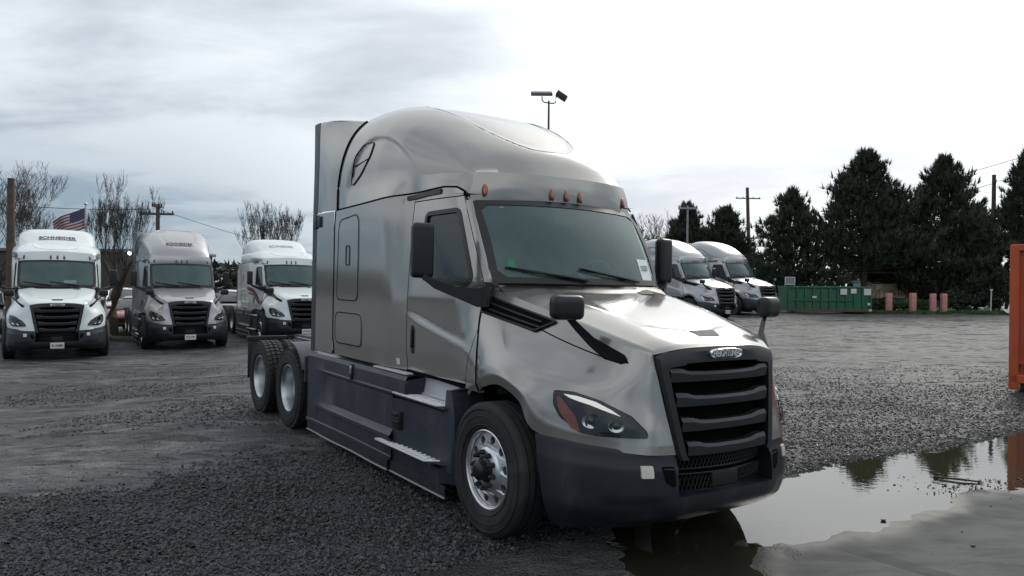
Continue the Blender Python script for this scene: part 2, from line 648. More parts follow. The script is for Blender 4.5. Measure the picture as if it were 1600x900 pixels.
# hood feature lines: centre line, plateau crease, shoulder, valley, fender crown, fender face, arch lip, lower edge
HOOD = np.array([
    [(-.62, 0, 1.925), (-.35, 0, 1.885), (0, 0, 1.815), (.35, 0, 1.735), (.68, 0, 1.645), (.90, 0, 1.57), (1.02, 0, 1.522), (1.075, 0, 1.488)],
    [(-.62, .58, 1.91), (-.35, .57, 1.872), (0, .54, 1.80), (.35, .51, 1.718), (.68, .46, 1.628), (.89, .42, 1.555), (1.005, .385, 1.508), (1.058, .37, 1.477)],
    [(-.62, .90, 1.855), (-.35, .895, 1.812), (0, .87, 1.737), (.35, .82, 1.650), (.68, .75, 1.560), (.88, .68, 1.500), (.975, .625, 1.462), (1.01, .605, 1.438)],
    [(-.615, .972, 1.64), (-.35, .972, 1.59), (0, .957, 1.515), (.35, .917, 1.435), (.68, .845, 1.355), (.90, .757, 1.295), (1.0, .655, 1.262), (1.038, .575, 1.25)],
    [(-.55, 1.035, 1.42), (-.33, 1.06, 1.39), (-.02, 1.075, 1.345), (.30, 1.055, 1.285), (.62, .97, 1.215), (.86, .845, 1.15), (1.01, .68, 1.095), (1.072, .545, 1.065)],
    [(-.50, 1.075, 1.22), (-.35, 1.105, 1.26), (-.08, 1.12, 1.262), (.26, 1.115, 1.16), (.53, 1.05, 1.05), (.84, .90, .985), (1.04, .70, .945), (1.098, .515, .92)],
    [(-.48, 1.085, 1.09), (-.36, 1.12, 1.165), (-.10, 1.137, 1.205), (.205, 1.137, 1.125), (.42, 1.105, .945), (.78, .955, .885), (1.05, .715, .85), (1.113, .50, .84)],
    [(-.47, 1.06, 1.03), (-.345, 1.10, 1.085), (-.10, 1.118, 1.130), (.17, 1.12, 1.05), (.36, 1.115, .868), (.75, .975, .818), (1.05, .73, .788), (1.123, .488, .775)],
])


def hood_half():
    lines = [spline(HOOD[k], 9) for k in range(8)]
    A = np.array(lines)                       # (8, ns, 3)
    ns = A.shape[1]
    cols = []
    for i in range(ns):
        full = np.concatenate([A[1:2, i] * (1, -1, 1), A[:, i]])
        c = spline(full, 7, corners=(3, 7))[7:]
        cols.append(c)
    P = np.array(cols)                        # (ns, nv, 3)
    X, Y = P[..., 0], P[..., 1]
    # the raised centre panel: a shallow press line round it
    lim = .56 - .10 * smooth(X, -.4, .9) - .5 * np.clip((X - .62) / .28, 0, 1) ** 2.2
    top = smooth(P[..., 2], 1.45, 1.5)
    P[..., 2] -= .016 * smooth(lim - Y, -.008, .022) * top * (1 - smooth(X, .86, .9))
    return P


HP = hood_half()


def roof_half(lines, n=8, m=6, corners=()):
    A = np.array([spline(np.array(l), n, corners=(6,) if k and len(l) == 8 else ()) for k, l in enumerate(lines)])
    cols = []
    for i in range(A.shape[1]):
        c = A[:, i]
        full = np.concatenate([c, c[-2:-3:-1] * (1, -1, 1)])
        cols.append(spline(full, m, corners=corners)[:-m])
    return np.array(cols)


def seam_line(xs):
    return [(x, float(side_y(x, seam_z(x))), float(seam_z(x))) for x in xs]


HEAD = [(-.935, .91, 2.60), (-.898, .80, 2.612), (-.842, .56, 2.622), (-.79, .29, 2.632), (-.775, .14, 2.634), (-.77, 0, 2.635)]
VISOR = [
    seam_line([-3.58, -2.9, -2.3, -1.85, -1.4, -1.12, -.99]) + [HEAD[0]],
    [(-3.55, 1.128, 2.86), (-2.9, 1.128, 2.86), (-2.3, 1.118, 2.86), (-1.85, 1.085, 2.86), (-1.4, 1.025, 2.86), (-1.10, .955, 2.85), (-.955, .86, 2.82), HEAD[1]],
    [(-3.5, 1.09, 3.02), (-2.9, 1.08, 3.02), (-2.3, 1.06, 3.02), (-1.85, 1.0, 3.01), (-1.45, .90, 2.99), (-1.12, .76, 2.93), (-.905, .60, 2.85), HEAD[2]],
    [(-3.5, .9, 3.10), (-2.9, .88, 3.10), (-2.3, .85, 3.10), (-1.85, .80, 3.10), (-1.5, .70, 3.07), (-1.2, .55, 2.99), (-.87, .32, 2.865), HEAD[3]],
    [(-3.5, .5, 3.12), (-2.9, .5, 3.12), (-2.3, .5, 3.12), (-1.9, .46, 3.12), (-1.55, .40, 3.09), (-1.22, .30, 3.01), (-.855, .16, 2.875), HEAD[4]],
    [(-3.5, 0, 3.125), (-2.9, 0, 3.125), (-2.3, 0, 3.125), (-1.9, 0, 3.125), (-1.55, 0, 3.10), (-1.22, 0, 3.02), (-.85, 0, 2.88), HEAD[5]],
]
# dome: superellipse sections from the slanted rear seam to the ledge over the lamps
def ledge_x(y):
    return -.815 - .15 * (np.abs(y) / .86) ** 2.2


def dome_grid(nu=64, na=44):
    us = np.linspace(0, 1, nu) ** .92
    xe = -3.3 + (3.3 - .815) * us
    h = spline(np.array([(-3.3, 0, 3.80), (-3.0, 0, 3.80), (-2.7, 0, 3.775), (-2.35, 0, 3.712), (-2.0, 0, 3.625), (-1.6, 0, 3.48), (-1.2, 0, 3.27), (-.96, 0, 3.085), (-.815, 0, 2.872)]), 10)
    hz = np.interp(xe, h[:, 0], h[:, 2])
    W = np.interp(xe, [-3.3, -2.7, -2.3, -1.9, -1.5, -1.15, -.95, -.815], [1.118, 1.116, 1.10, 1.055, .985, .925, .885, .845])
    zb = np.interp(xe, [-3.3, -2.0, -1.2, -.815], [2.93, 2.915, 2.885, 2.852])
    n = np.interp(xe, [-3.3, -2.2, -1.2, -.815], [3.7, 3.4, 3.1, 2.9])
    # start just under a quarter turn so the wall is nearly upright
    a = np.linspace(math.pi / 2, 0, na)
    P = np.zeros((nu, na, 3))
    for i in range(nu):
        sy, cz = np.sin(a) ** (2 / n[i]), np.cos(a) ** (2 / n[i])
        y = W[i] * sy
        z = zb[i] + (hz[i] - zb[i]) * cz
        rear = -3.515 + .50 * (np.clip(z - 2.93, 0, None) / .87) ** 1.35
        x = rear + (ledge_x(y) - rear) * us[i]
        P[i] = np.stack([x, y, z], -1)
    return P


RP = dome_grid()
RP[:, -1, 1] = 0


def band_grid():
    """strip from the roof seam and windscreen header up to the foot of the dome"""
    rim = np.concatenate([RP[:, 0], RP[-1, 1:]])
    rows = []
    for k, p in enumerate(rim):
        f = smooth(p[0], -1.75, -1.0)
        t = p + np.array([.020 * f * smooth(p[0], -.96, -.86), .018 * f * (1 - smooth(p[0], -.93, -.83)), -.004 * f])
        if k < len(RP):
            X = min(p[0], -.985)
            u = k / (len(RP) - 1)
            b = np.array([X, float(side_y(X, seam_z(X))), float(seam_z(X))])
            m = smooth(p[0], -1.12, -.965)
            b = b * (1 - m) + np.array(HEAD[0]) * m
        else:
            q = p[1] / .845 * .91
            b = np.array([-.77 - .165 * (abs(q) / .91) ** 2, q, 2.636 - .036 * (abs(q) / .91) ** 2])
        mid = (t + b) / 2 + np.array([.012 * f, .006 * f * smooth(p[1], 0, .1), 0])
        rows.append([tuple(b), tuple(b * .72 + t * .28 + (mid - (t + b) / 2) * .8), tuple(mid), tuple(b * .28 + t * .72 + (mid - (t + b) / 2) * .8), tuple(t), tuple(p)])
    return np.array(rows)


# pressed oval in the front of the roof, and the ledge above the lamps


def press_oval(P, x0, x1, w, depth):
    X, Y = P[..., 0], np.abs(P[..., 1])
    u = (X - (x0 + x1) / 2) / ((x1 - x0) / 2)
    ww = w * (1 - .25 * (u + 1) / 2)
    e = (np.abs(u) ** 3 + (Y / ww) ** 3)
    d = depth * (1 - smooth(e, .78, 1.05))
    P[..., 2] -= d
    P[..., 0] -= d * .5


press_oval(RP, -2.75, -1.02, .66, .020)
# eyebrow press line over the bunk window
_arc = 3.38 - .50 * ((RP[..., 0] + 2.62) / np.where(RP[..., 0] > -2.62, .95, .68)) ** 2
RP[..., 1] -= .024 * smooth(_arc - RP[..., 2], -.015, .035) * (1 - smooth(RP[..., 0], -2.2, -1.75)) * smooth(RP[..., 2], 2.72, 2.95)
BAND = band_grid()
VP = roof_half(VISOR)
press_oval(VP, -1.75, -.98, .60, .012)
CAP = [
    [(-3.5, 1.04, 3.03), (-2.9, 1.03, 3.03), (-2.4, .99, 3.04), (-2.05, .93, 3.05), (-1.9, .85, 3.07)],
    [(-3.5, 1.02, 3.22), (-2.9, 1.01, 3.22), (-2.45, .96, 3.20), (-2.12, .87, 3.14), (-1.86, .7, 3.09)],
    [(-3.45, .97, 3.44), (-2.95, .95, 3.43), (-2.55, .89, 3.36), (-2.2, .77, 3.24), (-1.83, .50, 3.10)],
    [(-3.4, .78, 3.56), (-3.0, .76, 3.555), (-2.62, .68, 3.48), (-2.25, .5, 3.32), (-1.81, .28, 3.105)],
    [(-3.4, .4, 3.60), (-3.0, .4, 3.59), (-2.65, .36, 3.52), (-2.28, .26, 3.36), (-1.80, .12, 3.11)],
    [(-3.4, 0, 3.61), (-3.0, 0, 3.60), (-2.66, 0, 3.53), (-2.29, 0, 3.37), (-1.80, 0, 3.11)],
]
CP = roof_half(CAP)


def mirror_grid(P, **k):
    m = M()
    m.grid(P)
    return m.join(m.mirror())


def on_grid(P, a, axis0, axis1):
    """nearest point of a dense grid to two coordinates"""
    d = (P[..., axis0] - a[0]) ** 2 + (P[..., axis1] - a[1]) ** 2
    i = np.unravel_index(np.argmin(d), d.shape)
    return P[i]


from mathutils.bvhtree import BVHTree


def bvh_of(P):
    n, m = P.shape[:2]
    fs = [(i * m + j, i * m + j + 1, (i + 1) * m + j + 1, (i + 1) * m + j) for i in range(n - 1) for j in range(m - 1)]
    return BVHTree.FromPolygons([Vector(p) for p in P.reshape(-1, 3)], fs)


def bvh_join(*gs):
    vs, fs = [], []
    for P in gs:
        n, m = P.shape[:2]
        o = len(vs)
        vs += [Vector(p) for p in P.reshape(-1, 3)]
        fs += [(o + i * m + j, o + i * m + j + 1, o + (i + 1) * m + j + 1, o + (i + 1) * m + j) for i in range(n - 1) for j in range(m - 1)]
    return BVHTree.FromPolygons(vs, fs)


HOOD_BVH, ROOF_BVH, VISOR_BVH = bvh_of(HP), bvh_join(RP, BAND), bvh_of(VP)


def drape(bvh, outline, origin, u, v, off, cuts=3, thick=.02):
    """fill an outline given in the (u, v) plane and lay it on a surface along -(u x v)"""
    u, v = Vector(u).normalized(), Vector(v).normalized()
    w = u.cross(v).normalized()
    o = Vector(origin)
    bm = bmesh.new()
    vs = [bm.verts.new(o + u * a + v * b) for a, b in outline]
    bm.faces.new(vs)
    bmesh.ops.triangulate(bm, faces=bm.faces[:])
    for _ in range(cuts):
        bmesh.ops.subdivide_edges(bm, edges=bm.edges[:], cuts=1, use_grid_fill=True)
        bmesh.ops.triangulate(bm, faces=bm.faces[:])
    for q in bm.verts:
        hit = bvh.ray_cast(q.co + w * 2, -w)
        if hit[0] is not None:
            q.co = hit[0] + w * off
    edge = [e for e in bm.edges if e.is_boundary]
    r = bmesh.ops.extrude_edge_only(bm, edges=edge)
    for q in r['geom']:
        if isinstance(q, bmesh.types.BMVert):
            q.co -= w * thick
    bm.verts.index_update()
    m = M()
    m.add([q.co for q in bm.verts], [[q.index for q in f.verts] for f in bm.faces])
    bm.free()
    return m


def sided(parent, name, m, mat, fix=True, angle=35):
    """the same piece on the left and, mirrored, on the right"""
    a = m.obj(name, mat, parent, angle, fix)
    b = m.mirror().obj(name, mat, parent, angle, fix)
    return a, b


def tyre_profile(r=.503, w=.27, rim=.29):
    h = w / 2
    return [(rim, -h * .78), (rim + .02, -h * .92), (rim + .07, -h), (r - .09, -h * .99), (r - .035, -h * .93), (r - .008, -h * .84),
            (r, -h * .72), (r, -h * .50), (r - .014, -h * .48), (r - .014, -h * .43), (r, -h * .41), (r, -h * .10), (r - .014, -h * .08), (r - .014, h * .0),
            (r - .014, h * .08), (r, h * .10), (r, h * .41), (r - .014, h * .43), (r - .014, h * .48), (r, h * .50), (r, h * .72), (r - .008, h * .84),
            (r - .035, h * .93), (r - .09, h * .99), (rim + .07, h), (rim + .02, h * .92), (rim, h * .78)]


def tyre_mesh(blocks):
    m = M()
    m.lathe(tyre_profile(), (0, 0, 0), 72)
    # moulded rings on the wall
    for rr in (.335, .40, .455):
        m.lathe([(rr - .006, .1345), (rr - .003, .1375), (rr + .003, .1375), (rr + .006, .1345)], (0, 0, 0), 60)
    if blocks:
        for k in range(46):
            a = 2 * math.pi * k / 46
            for y, wd in ((-.098, .05), (-.035, .05), (.035, .05), (.098, .05)):
                aa = a + (.035 if abs(y) > .05 else 0)
                rot = Matrix.Rotation(-aa, 3, 'Y')
                c = rot @ Vector((.504, y, 0))
                m.box(c, (.022, wd, .052), rot)
    return m


def build_truck():
    """the highway tractor with the tall sleeper roof; every visible piece a part"""
    root = thing('semi_truck', '', 'truck')
    PAINT = 'champagne_paint'
    # ---------------- cab and sleeper sides
    def cab_shell(off=0):
        m = side_patch(-3.58, DOOR_X0 - .006, 1.06, lambda X: float(seam_z(X)) - .006, .06, .06, off)
        # cowl and windscreen pillar ahead of the door
        rows = []
        for i in range(44):
            Z = 1.02 + (2.605 - 1.02) * i / 43
            xa, xb = float(door_front(Z)) + .006, float(front_x(Z))
            rows.append([(xa + (xb - xa) * s, float(side_y(xa + (xb - xa) * s, Z)) + off, Z) for s in np.linspace(0, 1, 9)])
        m.grid(np.array(rows))
        # header over the door up to the roof seam
        rows = []
        for x in np.linspace(DOOR_X0 - .004, -1.0, 16):
            zt = float(seam_z(x)) - .006
            rows.append([(x, float(side_y(x, z)) + off, z) for z in np.linspace(2.655, zt, 4)])
        m.grid(np.array(rows))
        return m
    s = cab_shell()
    s.join(s.mirror())
    # back wall and floor of the sleeper
    s.grid(np.array([[(-3.58, y, z) for z in (1.06, 2.0, 2.7, 3.25)] for y in (-1.08, 0, 1.08)]))
    s.grid(np.array([[(x, y, 1.06) for y in (-1.05, 1.05)] for x in (-3.58, -2, -.5)]))
    s.grid(np.array([[(-.455, y, z) for z in (1.0, 1.5, 1.88)] for y in (-.9, 0, .9)]))
    cab = s.obj('cab', PAINT, root)
    # lining of the cab
    l = M()
    l.grid(np.array([[(x, float(side_y(x, z)) - .05, z) for z in np.linspace(1.1, 1.86, 6)] for x in np.linspace(-2.0, -.6, 10)]))
    l.grid(np.array([[(x, float(side_y(x, z)) - .06, z) for z in np.linspace(1.86, 2.66, 10)] for x in np.linspace(-2.0, -1.58, 5)]))
    l.join(l.mirror())
    l.grid(np.array([[(x, y, 2.66 if x > -1 else 2.70) for y in (-.95, 0, .95)] for x in (-2.0, -1.4, -.9)]))
    l.obj('headliner', 'interior_grey', cab)
    M().grid(np.array([[(-1.98 - .03 * math.sin(y * 14), y, z) for z in np.linspace(1.1, 2.69, 6)] for y in np.linspace(-1.05, 1.05, 50)])).obj('curtain', 'curtain_grey', cab, 60)
    d = M()
    d.rbox((-.62, 0, 1.74), (.42, 1.72, .20), .05)
    d.rbox((-.80, .48, 1.80), (.2, .5, .12), .04)
    d.obj('dashboard', 'interior_dark', cab)
    for sgn in (1, -1):
        b = M()
        b.rbox((-1.55, .5 * sgn, 1.52), (.5, .5, .16), .05)
        b.rbox((-1.78, .5 * sgn, 1.90), (.14, .48, .62), .06, rot=Matrix.Rotation(R(-8), 3, 'Y'))
        b.rbox((-1.84, .5 * sgn, 2.28), (.10, .28, .2), .04)
        b.rbox((-1.55, .5 * sgn, 1.25), (.3, .3, .4), .02)
        b.obj('seat', 'interior_dark', cab)
    w = M()
    rot = Matrix.Rotation(R(-58), 3, 'Y')
    ring = [Vector((-1.02, .5, 1.93)) + rot @ Vector((.225 * math.cos(t), .225 * math.sin(t), 0)) for t in np.linspace(0, 2 * math.pi, 37)]
    w.tube(ring, .017, 8, caps=False)
    w.tube([(-1.02, .5, 1.93), (-.80, .5, 1.78)], .03, 8)
    for t in (.4, math.pi - .4, -math.pi / 2):
        w.tube([Vector((-1.02, .5, 1.93)), Vector((-1.02, .5, 1.93)) + rot @ Vector((.22 * math.sin(t), .22 * math.cos(t), 0))], .014, 6)
    w.obj('steering_wheel', 'black_plastic', cab)

    # ---------------- doors
    for sgn in (1, -1):
        keep = lambda x, z: not inside(x, z, WINDOW)
        dm = side_patch(DOOR_X0 + .004, lambda Z: float(door_front(Z)) - .004, 1.06, 2.645, .028, .028, 0, keep)
        jamb = M()
        jamb.grid(np.array([[(DOOR_X0 + .004, float(side_y(DOOR_X0, z)) - o, z) for o in (0, .05)] for z in np.linspace(1.06, 2.645, 20)]))
        jamb.grid(np.array([[(float(door_front(z)) - .004, float(side_y(float(door_front(z)), z)) - o, z) for o in (0, .05)] for z in np.linspace(1.06, 2.645, 24)]))
        dm.join(jamb)
        gm = side_patch(DOOR_X0 + .004, lambda Z: float(door_front(Z)) - .004, 1.06, 2.645, .028, .028, -.014, lambda x, z: inside(x, z, [(a + (.02 if a < -1.2 else -.02) * -1, b + (.02 if b > 2.2 else -.02)) for a, b in WINDOW]))
        fr = side_ribbon(WINDOW, .040, .006, closed=True, per=3)
        # recessed grip
        hd = M()
        hz = rounded([(-1.705, 1.225), (-1.71, 1.49), (-1.645, 1.49), (-1.64, 1.225)], .03)
        hd.add([(x, float(side_y(x, z)) + .004, z) for x, z in hz] + [(x, float(side_y(x, z)) - .02, z) for x, z in hz],
               [tuple(range(len(hz)))] + [(i, i + len(hz), (i + 1) % len(hz) + len(hz), (i + 1) % len(hz)) for i in range(len(hz))])
        hd.rbox((-1.672, float(side_y(-1.67, 1.36)) + .012, 1.37), (.03, .02, .18), .008)
        if sgn < 0:
            dm, gm, fr, hd = dm.mirror(), gm.mirror(), fr.mirror(), hd.mirror()
        door = dm.obj('door', PAINT, root)
        gm.obj('window', 'door_glass', door)
        fr.obj('window_frame', 'black_plastic', door)
        hd.obj('handle', 'black_plastic', door)
    gap = M()
    for j, xs in ((0, np.full(30, DOOR_X0)), (1, None)):
        zs = np.linspace(1.02, 2.66, 30)
        xs = xs if xs is not None else np.array([float(door_front(z)) for z in zs])
        gap.grid(np.array([[(x + o, float(side_y(x + o, z)) - .035, z) for o in (-.03, .03)] for x, z in zip(xs, zs)]))
    gap.grid(np.array([[(x, float(side_y(x, z)) - .03, z) for z in (2.62, 2.68)] for x in np.linspace(DOOR_X0, -1.0, 16)]))
    sided(root, 'door_seal', gap, 'void_black', fix=False)
    # dark recess and rail under the roof, over the door
    sided(root, 'rain_rail', side_ribbon([(-1.90, 2.690), (-1.6, 2.708), (-1.34, 2.715)], .042, .016), 'black_plastic')
    # seam between roof and cab, seam down the rear of the sleeper
    sm = side_ribbon([(x, float(seam_z(x)) + .003) for x in (-3.58, -3.2, -2.8, -2.4, -1.9, -1.6, -1.3, -1.12, -1.0, -.93)], .016, .0035, per=4)
    sided(root, 'roof_seam', sm, 'void_black')
    sided(root, 'sleeper_seam', side_ribbon([(-3.583, 1.06), (-3.583, 2.68)], .022, .004), 'void_black')
    sided(root, 'sill_seam', side_ribbon([(-1.81, 1.055), (-1.2, 1.045), (-.76, 1.02)], .03, .003), 'void_black')
    # luggage hatches
    for name, q in (('luggage_hatch', [(-3.47, 1.68), (-3.43, 2.56), (-2.92, 2.60), (-2.86, 2.50), (-2.86, 1.68)]), ('storage_hatch', [(-3.50, 1.20), (-3.50, 1.54), (-2.74, 1.54), (-2.74, 1.20)])):
        o = rounded(q, .10)
        bb = [p[0] for p in o], [p[1] for p in o]
        hm = side_patch(min(bb[0]), max(bb[0]), min(bb[1]), max(bb[1]), .03, .03, .005, lambda x, z, o=o: inside(x, z, o))
        hm.join(side_ribbon(o, .02, .006, closed=True, per=2))
        a, b = sided(root, name, hm, PAINT)
        e = side_ribbon(o, .011, .008, closed=True, per=2).join(M())
        for sgn, hh in ((1, a), (-1, b)):
            ee = e if sgn > 0 else e.mirror()
            ee.obj('hatch_gap', 'void_black', hh, fix=False)
        if name == 'luggage_hatch':
            g = side_ribbon(rounded([(-3.20, 2.06), (-3.20, 2.27), (-3.10, 2.27), (-3.10, 2.06)], .03), .014, .012, closed=True, per=2)
            for sgn, hh in ((1, a), (-1, b)):
                (g if sgn > 0 else g.mirror()).obj('latch', 'dark_steel', hh, fix=False)
    # ---------------- windscreen
    def ws(y, t, off=0.0):
        q = 1 - (y / .89) ** 2
        xb, xt = -.510 + .235 * q, -.885 + .125 * q
        zb, zt = 1.905, 2.592 + .025 * q
        yy = y * (1 - .01 * t)
        bulge = .03 * math.sin(math.pi * t)
        return (xb + (xt - xb) * t + bulge + off * .87, yy, zb + (zt - zb) * t + bulge * .5 + off * .49)
    ys = np.linspace(-.90, .90, 41)
    M().grid(np.array([[ws(y, t) for t in np.linspace(.0, 1, 15)] for y in ys])).obj('windshield', 'windshield_glass', root, 60)
    g = M()
    bw_t, bw_y = .055, .03
    for t0, t1 in ((-.01, bw_t), (1 - .05, 1.015)):
        g.grid(np.array([[ws(y, t, .007) for t in np.linspace(t0, t1, 4)] for y in ys]))
    for y0, y1 in ((-.938, -.875), (.875, .938)):
        g.grid(np.array([[ws(y, t, .0075) for t in np.linspace(0, 1.0, 20)] for y in np.linspace(y0, y1, 4)]))
    # rounded lower corners
    for sy in (1, -1):
        for k in range(6):
            g.grid(np.array([[ws(sy * (.875 - .012 * k * 1.0 + a), t, .0072) for t in np.linspace(.04, .125 - .014 * k, 3)] for a in (0, -.012)]))
            g.grid(np.array([[ws(sy * (.875 - .012 * k * 1.0 + a), t, .0072) for t in np.linspace(.955, .89 + .012 * k, 3)] for a in (0, -.012)]))
    g.obj('windshield_seal', 'black_plastic', root, 60, fix=False)
    # cowl grille below the glass
    M().grid(np.array([[(ws(y, 0)[0] + a, y, 1.905 - a * .4 - .012 + b) for a, b in ((-.05, -.02), (.02, 0), (.10, -.01), (.22, -.06))] for y in ys])).obj('cowl', 'black_plastic', root, 60)
    for y0, y1 in ((-.80, -.30), (-.16, .34)):
        w = M()
        p = [Vector(ws(y, t, .03)) for y, t in ((y1 + .16, .015), (y1 - .05, .055), ((y0 + y1) / 2, .09), (y0, .15))]
        w.tube(p, [.014, .013, .010, .006], 6)
        b0, b1 = Vector(ws(y0 - .02, .155, .02)), Vector(ws(y1 + .02, .05, .02))
        w.tube([b0, (b0 + b1) / 2 + Vector((.006, 0, .004)), b1], .009, 6)
        w.obj('wiper', 'black_gloss', root)
    # camera housing behind the top of the glass
    M().rbox(Vector(ws(.02, .86, -.07)), (.06, .40, .17), .03, rot=Matrix.Rotation(R(-28), 3, 'Y')).obj('camera_housing', 'black_plastic', root)

    # ---------------- roof
    rm = M().grid(RP).grid(BAND)
    rm.join(rm.mirror())
    roof = rm.obj('roof_fairing', PAINT, root, 40)
    ledge = M()
    # oval line pressed in the roof front (bead); paler colour paints its highlight
    loops = []
    for k in range(90):
        t = 2 * math.pi * k / 90
        cx, cy = math.cos(t), math.sin(t)
        r = (abs(cx) ** 3 + abs(cy) ** 3) ** (-1 / 3)
        u, yy = cx * r, cy * r
        X, Y = -1.885 + .865 * u, .66 * (1 - .25 * (u + 1) / 2) * yy
        h = ROOF_BVH.ray_cast(Vector((X, abs(Y), 6)), Vector((0, 0, -1)))
        if h[0] is not None:
            loops.append(Vector((X, Y, h[0].z + .001)))
    ledge.tube(loops + [loops[0]], .004, 6, caps=False)
    ledge.obj('roof_bead', 'highlight_paint', roof)
    # round light opening beside the bunk, with its lower flap
    q = rounded([(-3.18, 2.94), (-3.05, 3.22), (-2.84, 3.335), (-2.64, 3.335), (-2.70, 3.20), (-2.92, 3.02), (-3.12, 2.93)], .06)
    for sgn in (1, -1):
        w = drape(ROOF_BVH, [(-x, z) for x, z in q], (0, 0, 0), (-1, 0, 0), (0, 0, 1), .006, 3)
        b = M()
        qq = q + [q[0]]
        pts = []
        for i in range(len(qq)):
            h = ROOF_BVH.ray_cast(Vector((qq[i][0], 3, qq[i][1])), Vector((0, -1, 0)))
            pts.append(h[0] + Vector((0, .006, 0)))
        b.tube(pts, .007, 6, caps=False)
        p = []
        for x, z in ((-3.09, 3.12), (-2.95, 3.14), (-2.74, 3.17)):
            h = ROOF_BVH.ray_cast(Vector((x, 3, z)), Vector((0, -1, 0)))
            p.append(h[0] + Vector((0, .008, 0)))
        b.tube(p, .006, 6)
        if sgn < 0:
            w, b = w.mirror(), b.mirror()
        wo = w.obj('roof_window', 'silver_paint' if False else PAINT, roof, 50)
        b.obj('window_frame', 'black_plastic', wo)
    # marker lamps over the windscreen
    lamp = M()
    lamp.ball((0, 0, 0), (.018, .021, .058), 10, 8)
    lm = lamp.mesh('marker_light', 60)
    bz = M()
    bz.ball((-.004, 0, 0), (.016, .028, .066), 10, 8)
    bzm = bz.mesh('lamp_bezel', 60)
    for y in (-.79, -.16, 0, .16, .79):
        h = ROOF_BVH.ray_cast(Vector((3, max(abs(y), .004), 2.705)), Vector((-1, 0, 0)))
        for me, mt in ((lm, 'amber_lens'), (bzm, 'dark_amber')):
            o = part(me.name, me, mt, roof)
            o.location = (h[0].x + .004, y, 2.705)
            o.rotation_euler = (0, R(-20), R(24) * (y / .79))
    # ---------------- extenders behind the sleeper
    low = M()
    low.grid(np.array([[(x, 1.13 + .012 * (-3.6 - x), z) for x in (-3.60, -3.8, -4.02, -4.16)] for z in np.linspace(1.06, 2.675, 8)]))
    low.grid(np.array([[(-4.16, y, z) for y in (1.137, 1.10)] for z in np.linspace(1.06, 2.675, 8)]))
    a, b = sided(root, 'side_extender', low, PAINT)
    trim = M()
    prof = [(-4.155, 1.139), (-4.28, 1.142), (-4.325, 1.128), (-4.325, 1.10), (-4.15, 1.10)]
    trim.grid(np.array([[(x, y, z) for x, y in prof] for z in (1.04, 1.6, 2.2, 2.685)]))
    hinge = M()
    hinge.rbox((-4.05, 1.143, 2.58), (.10, .03, .13), .012).rbox((-4.19, 1.146, 2.58), (.12, .02, .16), .008)
    for sgn, h in ((1, a), (-1, b)):
        (trim if sgn > 0 else trim.mirror()).obj('edge_trim', 'slate_plastic', h)
        (hinge if sgn > 0 else hinge.mirror()).obj('hinge', 'dark_steel', h)
    rows = []
    e0 = np.concatenate([BAND[0, :4], RP[0]])
    E0 = e0[e0[:, 1] > .93] + np.array([-.014, .002, 0])
    ne = len(E0)
    E1b = spline(np.array([(-4.14, 1.137, 2.695), (-4.11, 1.14, 2.93), (-4.09, 1.142, 3.28), (-4.08, 1.142, 3.56), (-4.07, 1.14, 3.755)]), 6)
    def even(C, k=30):
        s = np.r_[0, np.cumsum(np.linalg.norm(np.diff(C, axis=0), axis=1))]
        return np.stack([np.interp(np.linspace(0, s[-1], k), s, C[:, c]) for c in range(3)], -1)
    E0, E1b = even(E0), even(E1b)
    up_ = M().grid(np.array([E0 * (1 - s) + E1b * s + np.array([0, .012 * math.sin(math.pi * s), 0]) for s in np.linspace(0, 1, 8)]), flip=True)
    top0 = E0[-1]
    up_.grid(np.array([[tuple(top0 * (1 - s) + E1b[-1] * s + np.array([0, .012 * math.sin(math.pi * s), .02 * math.sin(math.pi * s)])), tuple(np.array((top0[0] * (1 - s) + E1b[-1][0] * s, (top0[1] * (1 - s) + E1b[-1][1] * s) - .25, (top0[2] * (1 - s) + E1b[-1][2] * s) + .02)))] for s in np.linspace(0, 1, 8)]))
    # close the seams at top edge with the side sheet
    a, b = sided(root, 'upper_extender', up_, PAINT)
    T0 = E1b + np.array([-.004, .003, 0])
    T1 = np.array([(-4.322, 1.128, z) for z in np.linspace(2.695, 3.765, len(T0))])
    T1[:, 0] += .02 * np.sin(np.linspace(0, 2.6, len(T0)))
    tr = M().grid(np.array([T0 + (0, -.05, 0), T0, (T0 + T1) / 2 + np.array([0, .006, 0]), T1, T1 + (0, -.06, 0)]))
    sl = M().tube([tuple(p + np.array([.012, .002, 0])) for p in E0], .013, 6)
    for sgn, h in ((1, a), (-1, b)):
        (tr if sgn > 0 else tr.mirror()).obj('edge_trim', 'slate_plastic', h)
        (sl if sgn > 0 else sl.mirror()).obj('extender_gap', 'void_black', h)
    q = RP[0][RP[0][:, 1] < .95]
    rr_ = M().grid(np.array([q + np.array([-.30 * s, 0, -.012 - .05 * s]) for s in (0, .5, 1)]))
    rr_.grid(np.array([q + np.array([-.30, 0, -.062]), np.c_[np.full(len(q), -3.45), q[:, 1], np.full(len(q), 3.0)]]))
    rr_.join(rr_.mirror()).obj('roof_rear', PAINT, root)

    # ---------------- hood and fenders
    hood = mirror_grid(HP).obj('hood', PAINT, root, 50)
    # arch liners
    al = M()
    arch = HP[:, -1]
    al.grid(np.array([[tuple(p + np.array([0, -d, z])) for p in arch[:40]] for d, z in ((0, 0), (.05, .012), (.38, .03))]))
    sided(root, 'wheel_arch_liner', al, 'void_black')
    # hood side vents
    vent_q = [(-.60, 1.80), (-.60, 1.665), (.10, 1.55), (.27, 1.625)]
